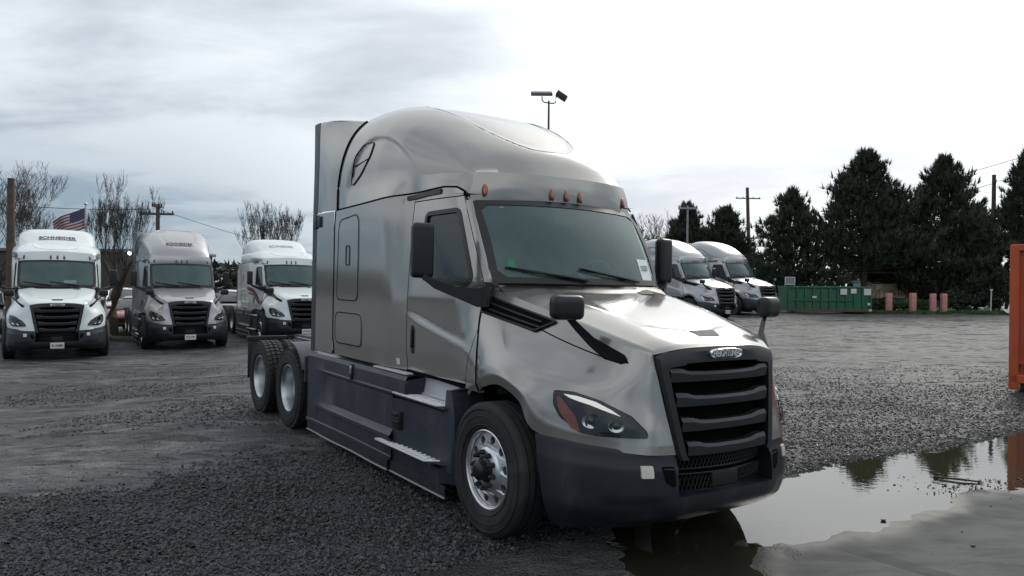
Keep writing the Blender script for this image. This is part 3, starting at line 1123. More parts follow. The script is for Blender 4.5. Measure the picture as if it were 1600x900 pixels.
    for sgn in (1, -1):
        v = drape(HOOD_BVH, [(-x, z) for x, z in rounded(vent_q, .02)], (0, 0, 0), (-1, 0, 0), (0, 0, 1), .012, 3, .03)
        sl = M()
        for t in (.30, .66):
            p = []
            for s in np.linspace(.05, .93, 14):
                x = -.60 + .80 * s
                zt, zb = 1.80 - .175 / .87 * (x + .6), (1.665 - .115 / .7 * (x + .6))
                h = HOOD_BVH.ray_cast(Vector((x, 3, zb + (zt - zb) * t)), Vector((0, -1, 0)))
                p.append(h[0] + Vector((0, .017, 0)))
            sl.tube(p, .011, 6)
        edge = []
        for x, z in rounded(vent_q, .02) + [rounded(vent_q, .02)[0]]:
            h = HOOD_BVH.ray_cast(Vector((x, 3, z)), Vector((0, -1, 0)))
            edge.append(h[0] + Vector((0, .014, 0)))
        sl.tube(edge, .011, 6, caps=False)
        if sgn < 0:
            v, sl = v.mirror(), sl.mirror()
        vo = v.obj('hood_vent', 'void_black', hood)
        sl.obj('vent_louvre', 'black_plastic', vo)
    # line between hood top and fender, hood to cowl gap
    hl = M()
    p = []
    for x, z in ((.12, 1.565), (.35, 1.50), (.6, 1.435), (.80, 1.385)):
        h = HOOD_BVH.ray_cast(Vector((x, 3, z)), Vector((0, -1, 0)))
        p.append(h[0])
    hl.tube([tuple(q) for q in spline(np.array([tuple(q) for q in p]), 4)], .005, 5)
    sided(hood, 'hood_gap', hl, 'void_black')
    sided(hood, 'cowl_gap', M().tube([tuple(q + np.array([-.006, .0, 0])) for q in HP[0, 14:]], .009, 5), 'void_black')
    # shoulder line from windscreen to grille corner
    # small scoop ahead of the centre panel
    def hz(x, y, o=0.0):
        h = HOOD_BVH.ray_cast(Vector((x, abs(y), 4)), Vector((0, 0, -1)))
        return (x, y, h[0].z + o)
    sc = M()
    sc.add([hz(.965, -.105, .004), hz(.965, .105, .004), hz(.87, .135, .004), hz(.87, -.135, .004)], [(0, 1, 2, 3)])
    sc.obj('hood_scoop', 'scoop_grey', hood)
    sc = M()
    sc.add([hz(-.28, .40, .004), hz(-.28, .56, .004), hz(-.13, .52, .004), hz(-.13, .36, .004)], [(0, 1, 2, 3)])
    sc.obj('hood_cover', 'scoop_grey', hood)

    # ---------------- grille
    g = M()
    # surround: frame swept in the curved nose plane; out = X forward
    def nose(y, z):
        return 1.02 + .10 * (1.47 - z) * 1.25 + .062 * (1 - (y / .6) ** 2)
    outer = [(0, 1.488), (.20, 1.484), (.38, 1.473), (.52, 1.452), (.604, 1.425), (.597, 1.36), (.56, 1.18), (.525, .98), (.488, .775), (.47, .74)]
    inner = [(0, 1.385), (.20, 1.383), (.36, 1.377), (.375, 1.365), (.50, 1.352), (.515, 1.33), (.49, 1.16), (.455, .96), (.42, .775), (.40, .74)]
    fo, fi, fb = [], [], []
    for (yo, zo), (yi, zi) in zip(outer, inner):
        fo.append((nose(yo, zo) + .004, yo, zo))
        fi.append((nose(yi, zi) + .016, yi, zi))
        fb.append((nose(yi, zi) - .10, yi * .98, zi - .012))
    fr = [(x - .05, y, z) for x, y, z in fo]
    g.grid(np.array([fr, fo, [tuple((np.array(a) * .75 + np.array(b) * .25) + np.array((.012, 0, 0))) for a, b in zip(fo, fi)], fi, fb]))
    g.join(g.mirror())
    grille = g.obj('grille', 'black_plastic', root, 30)
    M().grid(np.array([[(nose(y, z) - .095, y, z) for z in (.72, 1.0, 1.40)] for y in np.linspace(-.54, .54, 9)])).obj('grille_backing', 'void_black', grille)
    # fine mesh behind the bars
    gm = M()
    for k in range(26):
        z = .78 + .024 * k
        gm.tube([(nose(y, z) - .085, y, z) for y in np.linspace(-.5, .5, 7)], .003, 4, caps=False)
    for k in range(34):
        y = -.5 + .0303 * k
        gm.tube([(nose(y, z) - .083, y, z) for z in (.76, 1.08, 1.37)], .003, 4, caps=False)
    gm.obj('grille_mesh', 'void_black', grille, None, fix=False)
    for k, z0 in enumerate((1.265, 1.10, .935, .775)):
        yo = .498 - .033 * k
        st = [(-yo, .092, .066), (-yo + .10, .088, .068), (-yo + .165, .070, .056), (-yo * .35, .064, .050), (0, .064, .050)]
        st = st + [(-y, h, d) for y, h, d in st[-2::-1]]
        rows = []
        for y, h, d in st:
            zc = z0 + (h - .03) * .55
            x = nose(y, zc) - .022 + d * .45
            rows.append([(x - .07, y, zc + h / 2), (x - .012, y, zc + h / 2), (x + .004, y, zc + h * .2), (x, y, zc - h / 2), (x - .02, y, zc - h / 2 - .006), (x - .07, y, zc - h / 2 + .004)])
        M().grid(np.array(rows), cv=True).obj('grille_bar', 'grille_grey', grille, 30)
    # badge
    bx = nose(0, 1.437) + .026
    rotm = Matrix.Rotation(R(-7), 3, 'Y')
    oval = [(.165 * math.copysign(abs(math.cos(t)) ** .62, math.cos(t)), .036 * math.copysign(abs(math.sin(t)) ** .75, math.sin(t))) for t in np.linspace(0, 2 * math.pi, 48, endpoint=False)]
    bd = M()
    bd.grid(np.array([[(bx + x, y * s, 1.437 + z * s) for y, z in oval] for x, s in ((-.03, 1.0), (.004, 1.0), (.008, .94), (.004, .86), (.001, .84))]), cv=True)
    badge = bd.obj('badge', 'chrome', root, 30)
    bp = M()
    bp.add([(bx + .0015, y * .86, 1.437 + z * .86) for y, z in oval], [tuple(range(48))])
    bp.obj('badge_plate', 'black_gloss', badge)
    t = text_mesh('FREIGHTLINER', .066, .003, .95, .0012, .66)
    t.v = [(bx + .0035 + z, x, 1.437 + y) for x, y, z in t.v]
    t.obj('lettering', 'plate_white', badge, None, fix=False)

    # ---------------- bumper
    path = [(1.165, 0), (1.163, .2), (1.15, .40), (1.138, .48), (1.122, .54), (1.07, .70), (.98, .84), (.84, .965), (.66, 1.06), (.50, 1.108), (.385, 1.128)]
    pd = spline(np.array([(x, y, 0) for x, y in path]), 6, corners=())
    L = np.r_[0, np.cumsum(np.linalg.norm(np.diff(pd, axis=0), axis=1))]
    tangent = np.gradient(pd, axis=0)
    tangent /= np.linalg.norm(tangent, axis=1)[:, None]
    nrm = np.c_[tangent[:, 1], -tangent[:, 0]]
    ks = np.searchsorted(pd[:, 1], .478)
    pd[ks, 1] = .478
    rowsZ = np.r_[np.linspace(1, .80, 4), np.linspace(.74, .36, 8), np.linspace(.30, 0, 8)]
    rows = []
    for r in rowsZ:
        row = []
        for i in range(len(pd)):
            y = pd[i, 1]
            zt = interp(y, [(0, .775), (.48, .775), (.75, .805), (1.0, .83), (1.2, .865)])
            zb = interp(y, [(0, .305), (.6, .30), (.95, .265), (1.2, .255)])
            z = zb + (zt - zb) * r
            # outward shape: crease near the top, belly, tuck at the foot
            o = -.018 * smooth(r, .80, .86) - .012 * smooth(r, .95, 1) + .012 * math.sin(math.pi * min(1, r / .8)) - .11 * (1 - min(1, r / .30)) ** 2
            o *= 1 - .6 * smooth(y, 1.05, 1.13)
            # shallow moulded pocket toward the corner
            s = smooth(y, .55, .62) * (1 - smooth(y, .86, .95))
            o -= .014 * s * smooth(r, .12, .2) * (1 - smooth(r, .32, .42))
            # rear edge rakes forward to the foot
            dx = (.17 * (1 - r)) * smooth(y, .98, 1.128)
            row.append((pd[i, 0] + nrm[i, 0] * o + dx, y + nrm[i, 1] * o, z))
        rows.append(row)
    P = np.array(rows)
    rz = np.argmin(np.abs(P[:, 0, 2] - .49))
    keepb = lambda i, j: not (j < ks and i < rz)
    bm_ = M().grid(P, keep=keepb)
    # return edges into the truck
    bm_.grid(np.array([P[0, ks:], P[0, ks:] + (-.06, -.05, .0)]))
    bm_.grid(np.array([P[rz, :ks + 1], P[rz, :ks + 1] + (-.12, 0, .01)]))
    bm_.grid(np.array([P[:rz + 1, ks], P[:rz + 1, ks] + (-.12, -.01, .0)]))
    bm_.grid(np.array([P[-1], P[-1] + (-.25, -.10, .05)]))
    bm_.grid(np.array([P[:, -1], P[:, -1] + (.0, -.10, .0)]))
    bm_.join(bm_.mirror())
    bumper = bm_.obj('bumper', 'bumper_plastic', root, 40)
    # lower grille in the bumper opening
    lg = M()
    lg.grid(np.array([[(1.085 - .10 * (y / .48) ** 2, y, z) for z in (.46, .78)] for y in np.linspace(-.49, .49, 9)]))
    lgo = lg.obj('lower_grille', 'void_black', bumper)
    lm_ = M()
    for k in range(30):
        y = -.46 + .0317 * k
        xx = lambda q: 1.118 - .10 * (q / .48) ** 2
        for zz0, zz1 in ((.50, .62), (.655, .745)):
            lm_.tube([(xx(y), y, zz0), (xx(y), y + .05, zz1)], .0045, 4, caps=False)
            lm_.tube([(xx(y), y + .05, zz0), (xx(y), y, zz1)], .0045, 4, caps=False)
    for z in (.50, .62, .655, .745):
        lm_.tube([(1.12 - .10 * (y / .48) ** 2, y, z) for y in np.linspace(-.475, .475, 9)], .008, 5)
    lm_.rbox((1.11, 0, .565), (.03, .26, .11), .01)
    lm_.obj('grille_mesh', 'grille_dark', bumper, None, fix=False)
    # slot beside the lower grille, and the square reflector
    P2 = P
    bb = bvh_of(P)
    for sgn in (1, -1):
        s = drape(bb, rounded([(.505, .70), (.60, .705), (.575, .60), (.52, .565), (.505, .575)], .015), (0, 0, 0), (0, 1, 0), (0, 0, 1), .003, 2, .01)
        r_ = drape(bb, rounded([(.662, .635), (.662, .715), (.738, .715), (.738, .635)], .008), (0, 0, 0), (0, 1, 0), (0, 0, 1), .012, 1, .02)
        fog = drape(bb, [(.78 + .0, .42), (.80, .36), (.92, .33), (.94, .36), (.93, .42), (.86, .46)], (0, 0, 0), (0, 1, 0), (0, 0, 1), .0035, 2, .004)
        if sgn < 0:
            s, r_, fog = s.mirror(), r_.mirror(), fog.mirror()
        s.obj('bumper_slot', 'void_black', bumper)
        r_.obj('reflector', 'reflector_white', root)
    # ---------------- headlamps
    du, dv = Vector((-.62, .784, 0)), Vector((0, 0, 1))     # outward (u x v) points forward and out
    def hp(pts):                                            # (X, Y, Z) on the fender to (u, v)
        return [(Vector(p).dot(du), p[2]) for p in pts]
    HLQ = [(.46, 1.02, 1.165), (.62, .965, 1.168), (.80, .88, 1.125), (.96, .745, 1.035), (1.03, .665, .935), (1.035, .66, .893), (.80, .90, .890), (.68, .955, .90), (.53, 1.02, .99), (.475, 1.035, 1.07)]
    out = rounded(hp(HLQ), .02, 4)
    cu, cv = np.mean([p[0] for p in out]), np.mean([p[1] for p in out])
    def lp(a, b):
        """place inside the lamp: a 0 (outer) .. 1 (inner), b 0 (foot) .. 1 (top)"""
        u0, u1 = max(p[0] for p in out), min(p[0] for p in out)
        return (u0 + (u1 - u0) * a, .885 + .285 * b)
    for sgn in (1, -1):
        sc_ = lambda k: [(cu + (p[0] - cu) * k, cv + (p[1] - cv) * k) for p in out]
        house = drape(HOOD_BVH, out, (0, 0, 0), du, dv, .004, 4, .02)
        cover = drape(HOOD_BVH, sc_(.985), (0, 0, 0), du, dv, .026, 4, .02)
        amber = drape(HOOD_BVH, rounded([lp(.04, .86), lp(.085, .84), lp(.17, .62), lp(.245, .44), lp(.30, .1), lp(.21, .12), lp(.085, .45), lp(.045, .66)], .01), (0, 0, 0), du, dv, .010, 3, .005)
        drl = drape(HOOD_BVH, rounded([lp(.11, .92), lp(.26, .90), lp(.46, .80), lp(.62, .64), lp(.72, .50), lp(.60, .585), lp(.44, .70), lp(.27, .785), lp(.18, .84)], .01), (0, 0, 0), du, dv, .012, 3, .005)
        chrome = []
        for (a, b, rr) in ((.41, .36, .052), (.67, .29, .045)):
            u, v = lp(a, b)
            n = du.cross(dv)
            o = du * u + dv * v
            h = HOOD_BVH.ray_cast(o + n * 2, -n)
            c = h[0] + n * .004
            for rad, off, seg in ((rr, .012, 0), (rr * .82, .004, 0)):
                pass
            ringp = []
            for k in range(20):
                t = 2 * math.pi * k / 20
                ringp.append([tuple(c + du * (math.cos(t) * q * 1.25) + dv * (math.sin(t) * q) + n * w_) for q, w_ in ((rr, .004), (rr * .97, .014), (rr * .8, .012), (rr * .5, .002), (.004, -.0))])
            chrome.append(M().grid(np.array(ringp), cu=True))
        bul = []
        for (a, b, rr) in ((.41, .36, .026), (.67, .29, .024)):
            u, v = lp(a, b)
            n = du.cross(dv)
            h = HOOD_BVH.ray_cast(du * u + dv * v + n * 2, -n)
            bul.append(M().ball(h[0] + n * .008, (rr, rr, rr), 14, 8))
        red = drape(HOOD_BVH, [lp(.47, .46), lp(.53, .52), lp(.55, .30), lp(.50, .16)], (0, 0, 0), du, dv, .016, 1, .003)
        ms = [house, cover, amber, drl, chrome[0], chrome[1], bul[0], bul[1], red]
        if sgn < 0:
            ms = [q.mirror() for q in ms]
        house, cover, amber, drl, ch1, ch2, bu1, bu2, red = ms
        hl_ = house.obj('headlight', 'black_gloss', root)
        amber.obj('turn_signal', 'red_lens', hl_)
        drl.obj('running_light', 'drl_lens', hl_)
        ch1.obj('lamp_reflector', 'lamp_chrome', hl_)
        ch2.obj('lamp_reflector', 'lamp_chrome', hl_)
        bu1.obj('lamp_bulb', 'car_glass', hl_)
        bu2.obj('lamp_bulb', 'car_glass', hl_)
        cover.obj('lamp_cover', 'clear_lens', hl_)

    # ---------------- mirrors
    for sgn in (1, -1):
        hd = M()
        rot = Matrix.Rotation(R(8), 3, 'Z')
        hd.rbox((-.90, 1.375, 2.155), (.105, .185, .455), .045, 4, rot)
        arm = M()
        sec = [((-.53, .95, 1.79), .085, .045), ((-.60, 1.02, 1.775), .075, .042), ((-.72, 1.16, 1.82), .045, .04), ((-.84, 1.29, 1.88), .036, .036), ((-.89, 1.365, 1.945), .03, .036)]
        rows = [[(c[0] + dx * w, c[1] + dx * w * .6, c[2] + dz * h) for dx, dz in ((1, 1), (1, -1), (-1, -1), (-1, 1))] for c, h, w in sec]
        arm.grid(np.array(rows), cv=True)
        arm.rbox((-.57, .965, 1.79), (.16, .06, .16), .02)
        gl = M().grid(np.array([[Vector((-.90, 1.375, 2.155)) + rot @ Vector((-.0545, y, z)) for z in (-.2, .2)] for y in (-.075, .075)]))
        hm = M()
        hm.rbox((.64, 1.055, 1.742), (.12, .24, .17), .055, 4, Matrix.Rotation(R(12), 3, 'Z'))
        ha = M()
        sec = [((.63, 1.03, 1.675), .022, .026), ((.65, .975, 1.61), .026, .026), ((.70, .885, 1.51), .032, .03), ((.785, .80, 1.43), .042, .045), ((.835, .745, 1.385), .046, .05), ((.85, .725, 1.345), .03, .05)]
        ha.grid(np.array([[(c[0] + a * w, c[1] + a * w * -.2 + b * .01, c[2] + b * h) for a, b in ((1, 1), (1, -1), (-1, -1), (-1, 1))] for c, h, w in sec]), cv=True)
        hgl = M().grid(np.array([[Vector((.64, 1.055, 1.742)) + Matrix.Rotation(R(12), 3, 'Z') @ Vector((-.059, y, z)) for z in (-.05, .05)] for y in (-.075, .075)]))
        ms = [hd, arm, gl, hm, ha, hgl]
        if sgn < 0:
            ms = [q.mirror() for q in ms]
        hd, arm, gl, hm, ha, hgl = ms
        o = hd.obj('door_mirror', 'black_plastic', root, 50)
        arm.obj('mirror_arm', 'black_plastic', o, 30)
        gl.obj('mirror_glass', 'chrome', o)
        o = hm.obj('hood_mirror', 'black_plastic', root, 50)
        ha.obj('mirror_arm', 'black_plastic', o, 30)
        hgl.obj('mirror_glass', 'chrome', o)

    # ---------------- side fairings and steps
    for sgn in (1, -1):
        f = M()
        X0, X1 = -4.28, -1.86
        prof = [(1.05, 1.03), (1.145, 1.025), (1.168, .985), (1.172, .862), (1.184, .852), (1.184, .836), (1.168, .815), (1.166, .50), (1.19, .455), (1.205, .44), (1.205, .405), (1.182, .39), (1.178, .245), (1.192, .235), (1.192, .205), (1.17, .20)]
        rows = []
        for x in np.linspace(X0, X1, 26):
            t = (x - X0) / (X1 - X0)
            e = 1 - smooth(x, X0 + .15, X0 + .9)          # the pressed lines fade out to the rear
            row = []
            for y, z in prof:
                yb = 1.172 if z > .3 and z < 1.0 else y
                row.append((x, y * (1 - e) + (yb if .3 < z < 1.0 else y) * e, z + (.012 * math.sin(t * 3) if z < .3 else 0)))
            rows.append(row)
        f.grid(np.array(rows))
        f.grid(np.array([[(X0, p[1], p[2]) for p in rows[0]], [(X0, p[1] - .3, p[2]) for p in rows[0]]]))
        # top block that carries on forward over the upper step
        f.grid(np.array([[(x, y, z) for y, z in ((1.02, 1.03), (1.145, 1.025), (1.168, .985), (1.172, .862), (1.10, .858), (1.0, .858))] for x in (-1.86, -1.70, -1.60)]))
        f.grid(np.array([[(-1.60, 1.168, .985), (-1.60, 1.172, .862)], [(-1.52, 1.0, 1.02), (-1.56, 1.0, .862)]]))
        # front panel round the steps, to the wheel arch
        n = 14
        arc = [(-.705 - .055 * ((z - .55) / .5) ** 2 * (1 if z > .55 else 1.6) - .03 * smooth(z, .8, 1.0), z) for z in np.linspace(.32, 1.0, n)]
        rows = []
        for xa, z in arc:
            yb = 1.135 if z < .80 else 1.15
            row = [(-1.86, 1.165 if z < .80 else 1.16, min(z, .845))]
            rows.append([(-1.86, 1.166, min(z, .80)), (-1.70, 1.14, min(z, .80)), (-1.2, 1.128, min(z, .80)), (-.92, 1.13, min(z, .80)), (-.86, 1.145, min(z, .80) if z < .8 else z), (xa - .02, 1.16, z), (xa, 1.145, z), (xa, .85, z)])
        f.grid(np.array(rows))
        # filler under the upper tread's front end
        f.grid(np.array([[(-.86, 1.145, .80), (-.86, 1.145, .99)], [(-.90, .98, .80), (-.80, .98, 1.02)]]))
        f.grid(np.array([[(-.86, 1.145, .99), (arc[-1][0], 1.145, 1.0)], [(-.80, .98, 1.02), (-.70, .98, 1.02)]]))
        # lower body below the bottom step
        f.grid(np.array([[(x, y, z) for y, z in ((1.10, .33), (1.165, .325), (1.16, .20), (1.12, .195))] for x in (-1.99, -1.5, -.95)]))
        f.grid(np.array([[(-.95, 1.165, .325), (-.95, 1.16, .20)], [(-.72, 1.06, .34), (-.78, 1.06, .20)]]))
        if sgn < 0:
            f = f.mirror()
        fo_ = f.obj('side_fairing', 'slate_plastic', root, 25)
        # rubber skirt
        sk = M()
        sk.grid(np.array([[(x, 1.183 + .006 * math.sin(x * 5) - o, z) for z, o in ((.21, 0), (.15, -.004), (.105, .0), (.10, .012))] for x in np.linspace(-4.25, -1.93, 14)]))
        sk.grid(np.array([[(x, 1.16 - o, z) for z, o in ((.20, .0), (.14, -.004), (.10, 0), (.095, .012))] for x in np.linspace(-1.92, -.83, 8)]))
        edge = M().tube([(x, 1.188 + .006 * math.sin(x * 5), .104) for x in np.linspace(-4.25, -1.93, 14)], .010, 6).tube([(x, 1.165, .098) for x in np.linspace(-1.92, -.83, 8)], .010, 6)
        # treads: frame and rows of cross bars
        tr1, tr2 = M(), M()
        def tread(m, x0, x1, y0, y1, z, skew):
            def q(a, b):
                return Vector((x0 + (x1 - x0) * a + skew * b, y0 + (y1 - y0) * b, z))
            for b in np.linspace(0, 1, 4):
                m.tube([q(0, b), q(1, b)], .011, 5)
            for a in np.linspace(0, 1, 13):
                m.tube([q(a, 0), q(a, 1)], .011, 4)
        tread(tr1, -1.74, -.86, 1.00, 1.18, .852, -.10)
        tread(tr2, -1.96, -.93, 1.05, 1.235, .372, -.14)
        pan = M()
        pan.rbox((-1.33, 1.08, .833), (.98, .19, .02), .006).rbox((-1.5, 1.13, .352), (1.06, .19, .025), .006)
        pan.add([(-1.96, 1.06, .385), (-1.90, 1.05, .44), (-1.78, 1.07, .44), (-1.80, 1.20, .375), (-2.06, 1.20, .365)], [(0, 1, 2, 3, 4)])
        pan.add([(-.93, 1.05, .375), (-.82, 1.05, .40), (-.82, 1.16, .37), (-1.03, 1.235, .368)], [(0, 1, 2, 3)])
        riser = M()
        riser.grid(np.array([[(-1.66, 1.0, .86), (-1.56, .985, 1.035)], [(-.88, 1.0, .86), (-.70, .985, 1.01)]]))
        lip1 = M().rbox((-1.31, 1.005, .868), (.88, .025, .022), .006)
        lip2 = M().rbox((-1.42, 1.06, .392), (.90, .028, .026), .006)
        box = M()
        box.rbox((-1.78, 1.145, .60), (.16, .07, .17), .02).rbox((-1.79, 1.17, .655), (.13, .05, .035), .012).rbox((-1.79, 1.165, .585), (.17, .05, .025), .01)
        lat = M()
        lat.rbox((-2.88, 1.178, .93), (.05, .03, .17), .012)
        lat2 = M().rbox((-2.865, 1.19, .955), (.02, .03, .09), .006)
        strip = M().rbox((-2.0, 1.115, 1.042), (.75, .08, .016), .005)
        ms = [sk, edge, tr1, tr2, pan, riser, box, lat, lat2, strip, lip1, lip2]
        if sgn < 0:
            ms = [q.mirror() for q in ms]
        sk, edge, tr1, tr2, pan, riser, box, lat, lat2, strip, lip1, lip2 = ms
        so = sk.obj('skirt', 'skirt_rubber', root)
        edge.obj('skirt_edge', 'print_grey', so)
        tr1.obj('step', 'tread_plate', root, None, fix=False)
        tr2.obj('step', 'tread_plate', root, None, fix=False)
        pan.obj('step_pan', 'skirt_rubber', fo_)
        riser.obj('step_riser', 'step_plate', fo_)
        lip1.obj('step_lip', 'step_plate', fo_)
        lip2.obj('step_lip', 'step_plate', fo_)
        box.obj('step_bracket', 'black_plastic', fo_)
        lat.obj('fairing_latch', 'black_plastic', fo_)
        lat2.obj('latch_pin', 'chrome', fo_)
        strip.obj('fairing_strip', 'step_plate', fo_)

    # ---------------- wheels
    tfront = tyre_mesh(False).mesh('tyre', 40, fix=False)
    trear = tyre_mesh(True).mesh('tyre', 40, fix=False)
    # front disc with real hand holes
    rimb = M()
    rimb.lathe([(.287, -.10), (.287, .095), (.300, .102), (.300, .112), (.290, .116), (.280, .108), (.272, .085)], (0, 0, 0), 72)
    # disc: rings joined round ten holes
    hole_r, pitch_r = .031, .226
    bm = bmesh.new()
    def dz(r):
        return interp(r, [(0, .125), (.15, .122), (.165, .112), (.185, .088), (.226, .082), (.275, .080)])
    outer_ring, inner_ring = [], []
    nseg = 60
    hole_pts = []
    for k in range(10):
        a = 2 * math.pi * (k + .5) / 10
        hole_pts.append([(pitch_r * math.cos(a) + hole_r * math.cos(b), pitch_r * math.sin(a) + hole_r * math.sin(b)) for b in np.linspace(0, 2 * math.pi, 14, endpoint=False)])
    from mathutils.geometry import tessellate_polygon
    lo = [[Vector((.275 * math.cos(t), .275 * math.sin(t), 0)) for t in np.linspace(0, 2 * math.pi, nseg, endpoint=False)],
          [Vector((.172 * math.cos(t), .172 * math.sin(t), 0)) for t in np.linspace(0, 2 * math.pi, nseg, endpoint=False)]] + [[Vector((x, y, 0)) for x, y in h] for h in hole_pts]
    flat = [p for l_ in lo for p in l_]
    tris = tessellate_polygon(lo)
    rimb.add([(p.x, float(dz(math.hypot(p.x, p.y))), p.y) for p in flat], tris)
    for h in hole_pts:
        rimb.grid(np.array([[(x, .082, y) for x, y in h], [(x, .055, y) for x, y in h]]), cv=True)
    rimb.lathe([(.172, float(dz(.172))), (.166, .112), (.150, .122), (.105, .124), (.098, .112)], (0, 0, 0), 60)
    rim_front = rimb.mesh('rim', 30)
    back = M().lathe([(.27, .03), (.05, .03)], (0, 0, 0), 30)
    backm = back.mesh('brake_drum', 30)
    nuts = M()
    for k in range(1):
        c = (0, 0, 0)
        nuts.lathe([(.021, 0), (.021, .018), (.017, .030), (.014, .045), (.006, .05), (.001, .05)], c, 8)
    nutm = nuts.mesh('wheel_nut', 40)
    hub = M().lathe([(.098, .10), (.094, .125), (.075, .135), (.072, .185), (.060, .198), (.03, .205), (.001, .205)], (0, 0, 0), 28)
    hubm = hub.mesh('hub_cap', 35)
    # rear dished rim
    rr = M().lathe([(.287, -.11), (.290, .10), (.302, .108), (.302, .118), (.292, .120), (.282, .108), (.268, .06), (.255, -.03), (.245, -.085), (.20, -.095), (.15, -.09), (.13, -.07), (.12, .02), (.09, .03), (.001, .03)], (0, 0, 0), 60)
    rim_rear = rr.mesh('rim', 30)
    nutsr = M()
    for k in range(10):
        a = 2 * math.pi * k / 10
        nutsr.lathe([(.02, 0), (.02, .03), (.012, .045), (.001, .046)], (.165 * math.cos(a), -.09, .165 * math.sin(a)), 8)
    nutrm = nutsr.mesh('wheel_nuts', 40)

    def wheel(name, x, y, side, kind, spin):
        w = bpy.data.objects.new(name, None)
        COL.objects.link(w)
        w.empty_display_size = .1
        w.parent = root
        w.location = (x, y, .497)
        w.rotation_euler = (0, spin, 0 if side > 0 else math.pi)
        if kind == 'front':
            for me, mt in ((tfront, 'rubber'), (rim_front, 'polished_alloy'), (backm, 'void_black'), (hubm, 'black_plastic')):
                part(me.name.split('.')[0], me, mt, w)
            for k in range(10):
                a = 2 * math.pi * k / 10
                q = part('wheel_nut', nutm, 'dark_steel', w)
                q.location = (.132 * math.cos(a), .124, .132 * math.sin(a))
        elif kind == 'outer':
            for me, mt in ((trear, 'rubber'), (rim_rear, 'dull_alloy'), (nutrm, 'dark_steel')):
                q = part(me.name.split('.')[0], me, mt, w)
                if me == nutrm:
                    q['kind'] = 'stuff'
        else:
            part('tyre', trear, 'rubber', w)
    for sgn in (1, -1):
        wheel("front_wheel", -.12, 1.09 * sgn, sgn, 'front', .17 * sgn)
        for x in (-4.98, -6.30):
            wheel('drive_wheel', x, 1.075 * sgn, sgn, 'outer', .4 + x)
            wheel('inner_wheel', x, .745 * sgn, sgn, 'inner', .9 + x)
    # frame, axles, tanks, quarter fenders, mud flaps
    ch = M()
    for sgn in (1, -1):
        ch.rbox((-3.1, .42 * sgn, .86), (7.9, .08, .27), .01)
        ch.rbox((-2.9, .80 * sgn, .58), (2.4, .6, .55), .1, 3)
    for x in (-6.4, -5.6, -4.6, -3.2, -1.2):
        ch.box((x, 0, .86), (.1, .8, .2))
    ch.obj('frame', 'dark_steel', root)
    ax = M()
    ax.tube([(0, -.95, .5), (0, .95, .5)], .06, 10)
    for x in (-4.98, -6.30):
        ax.tube([(x, -.85, .515), (x, .85, .515)], .09, 10)
        ax.ball((x, 0, .5), (.24, .2, .24), 14, 8)
    ax.box((0, 0, .75), (.5, 1.0, .5))
    ax.box((.3, 0, .62), (1.0, .8, .5))
    ax.obj('axle', 'void_black', root)
    fw = M()
    fw.rbox((-5.65, 0, 1.12), (.95, .9, .06), .02)
    fw.box((-5.65, .3, 1.04), (.3, .1, .14)).box((-5.65, -.3, 1.04), (.3, .1, .14))
    fw.obj('fifth_wheel', 'dark_steel', root)
    for sgn in (1, -1):
        q = M()
        rows = []
        for t in np.linspace(R(28), R(92), 12):
            rows.append([(-4.98 + .575 * math.cos(t), y, .515 + .575 * math.sin(t)) for y in (.62, 1.17, 1.175)] + [(-4.98 + .545 * math.cos(t), 1.175, .515 + .545 * math.sin(t))])
        q.grid(np.array(rows))
        q.rbox((-4.42, .92, .80), (.03, .5, .32), .01)
        fl = M().rbox((-6.93, .92, .72), (.03, .56, .62), .008).rbox((-6.93, .92, 1.0), (.07, .60, .06), .01)
        if sgn < 0:
            q, fl = q.mirror(), fl.mirror()
        q.obj('quarter_fender', 'slate_plastic', root)
        fl.obj('mud_flap', 'skirt_rubber', root)
    tl = M()
    for sgn in (1, -1):
        tl.rbox((-7.06, .35 * sgn, .86), (.04, .2, .1), .01)
    tl.obj('tail_lamp', 'red_lens', root)
    return root


# ------------------------------------------------------------------ ground, puddle
PUDDLE = [(1.92, 5.63), (2.34, 5.83), (2.73, 6.06), (3.2, 6.35), (3.61, 6.62), (4.01, 6.96), (4.5, 7.25), (5.0, 7.32), (5.9, 7.7), (7.4, 8.6), (8.4, 9.8), (8.2, 10.6), (6.79, 10.04),
          (5.91, 9.44), (5.3, 9.0), (5.01, 8.83), (4.37, 8.61), (3.68, 8.19), (3.28, 7.89), (2.79, 7.61), (2.2, 7.3), (1.6, 6.85), (1.15, 6.3), (.80, 5.75), (.70, 5.3), (.78, 5.0), (.95, 4.75), (1.25, 4.7), (1.5, 4.95), (1.68, 5.35)]
MUD = [(1.9, 5.7), (2.0, 7.0), (1.3, 6.6), (.85, 6.15), (.25, 5.60), (-.33, 5.21), (-.70, 4.90), (-.9, 4.4), (-.6, 3.9), (.6, 3.7), (1.4, 4.1), (1.62, 4.9)]
WATER = -.022


def poly_dist(x, y, poly):
    """signed distance to a polygon, positive inside"""
    d = np.full(x.shape, 1e9)
    ins = np.zeros(x.shape, bool)
    n = len(poly)
    for i in range(n):
        ax, ay = poly[i]
        bx, by = poly[(i + 1) % n]
        ex, ey = bx - ax, by - ay
        t = np.clip(((x - ax) * ex + (y - ay) * ey) / (ex * ex + ey * ey), 0, 1)
        d = np.minimum(d, np.hypot(x - ax - t * ex, y - ay - t * ey))
        c = ((ay > y) != (by > y)) & (x < ex * (y - ay) / (by - ay + 1e-12) + ax)
        ins ^= c
    return np.where(ins, d, -d)


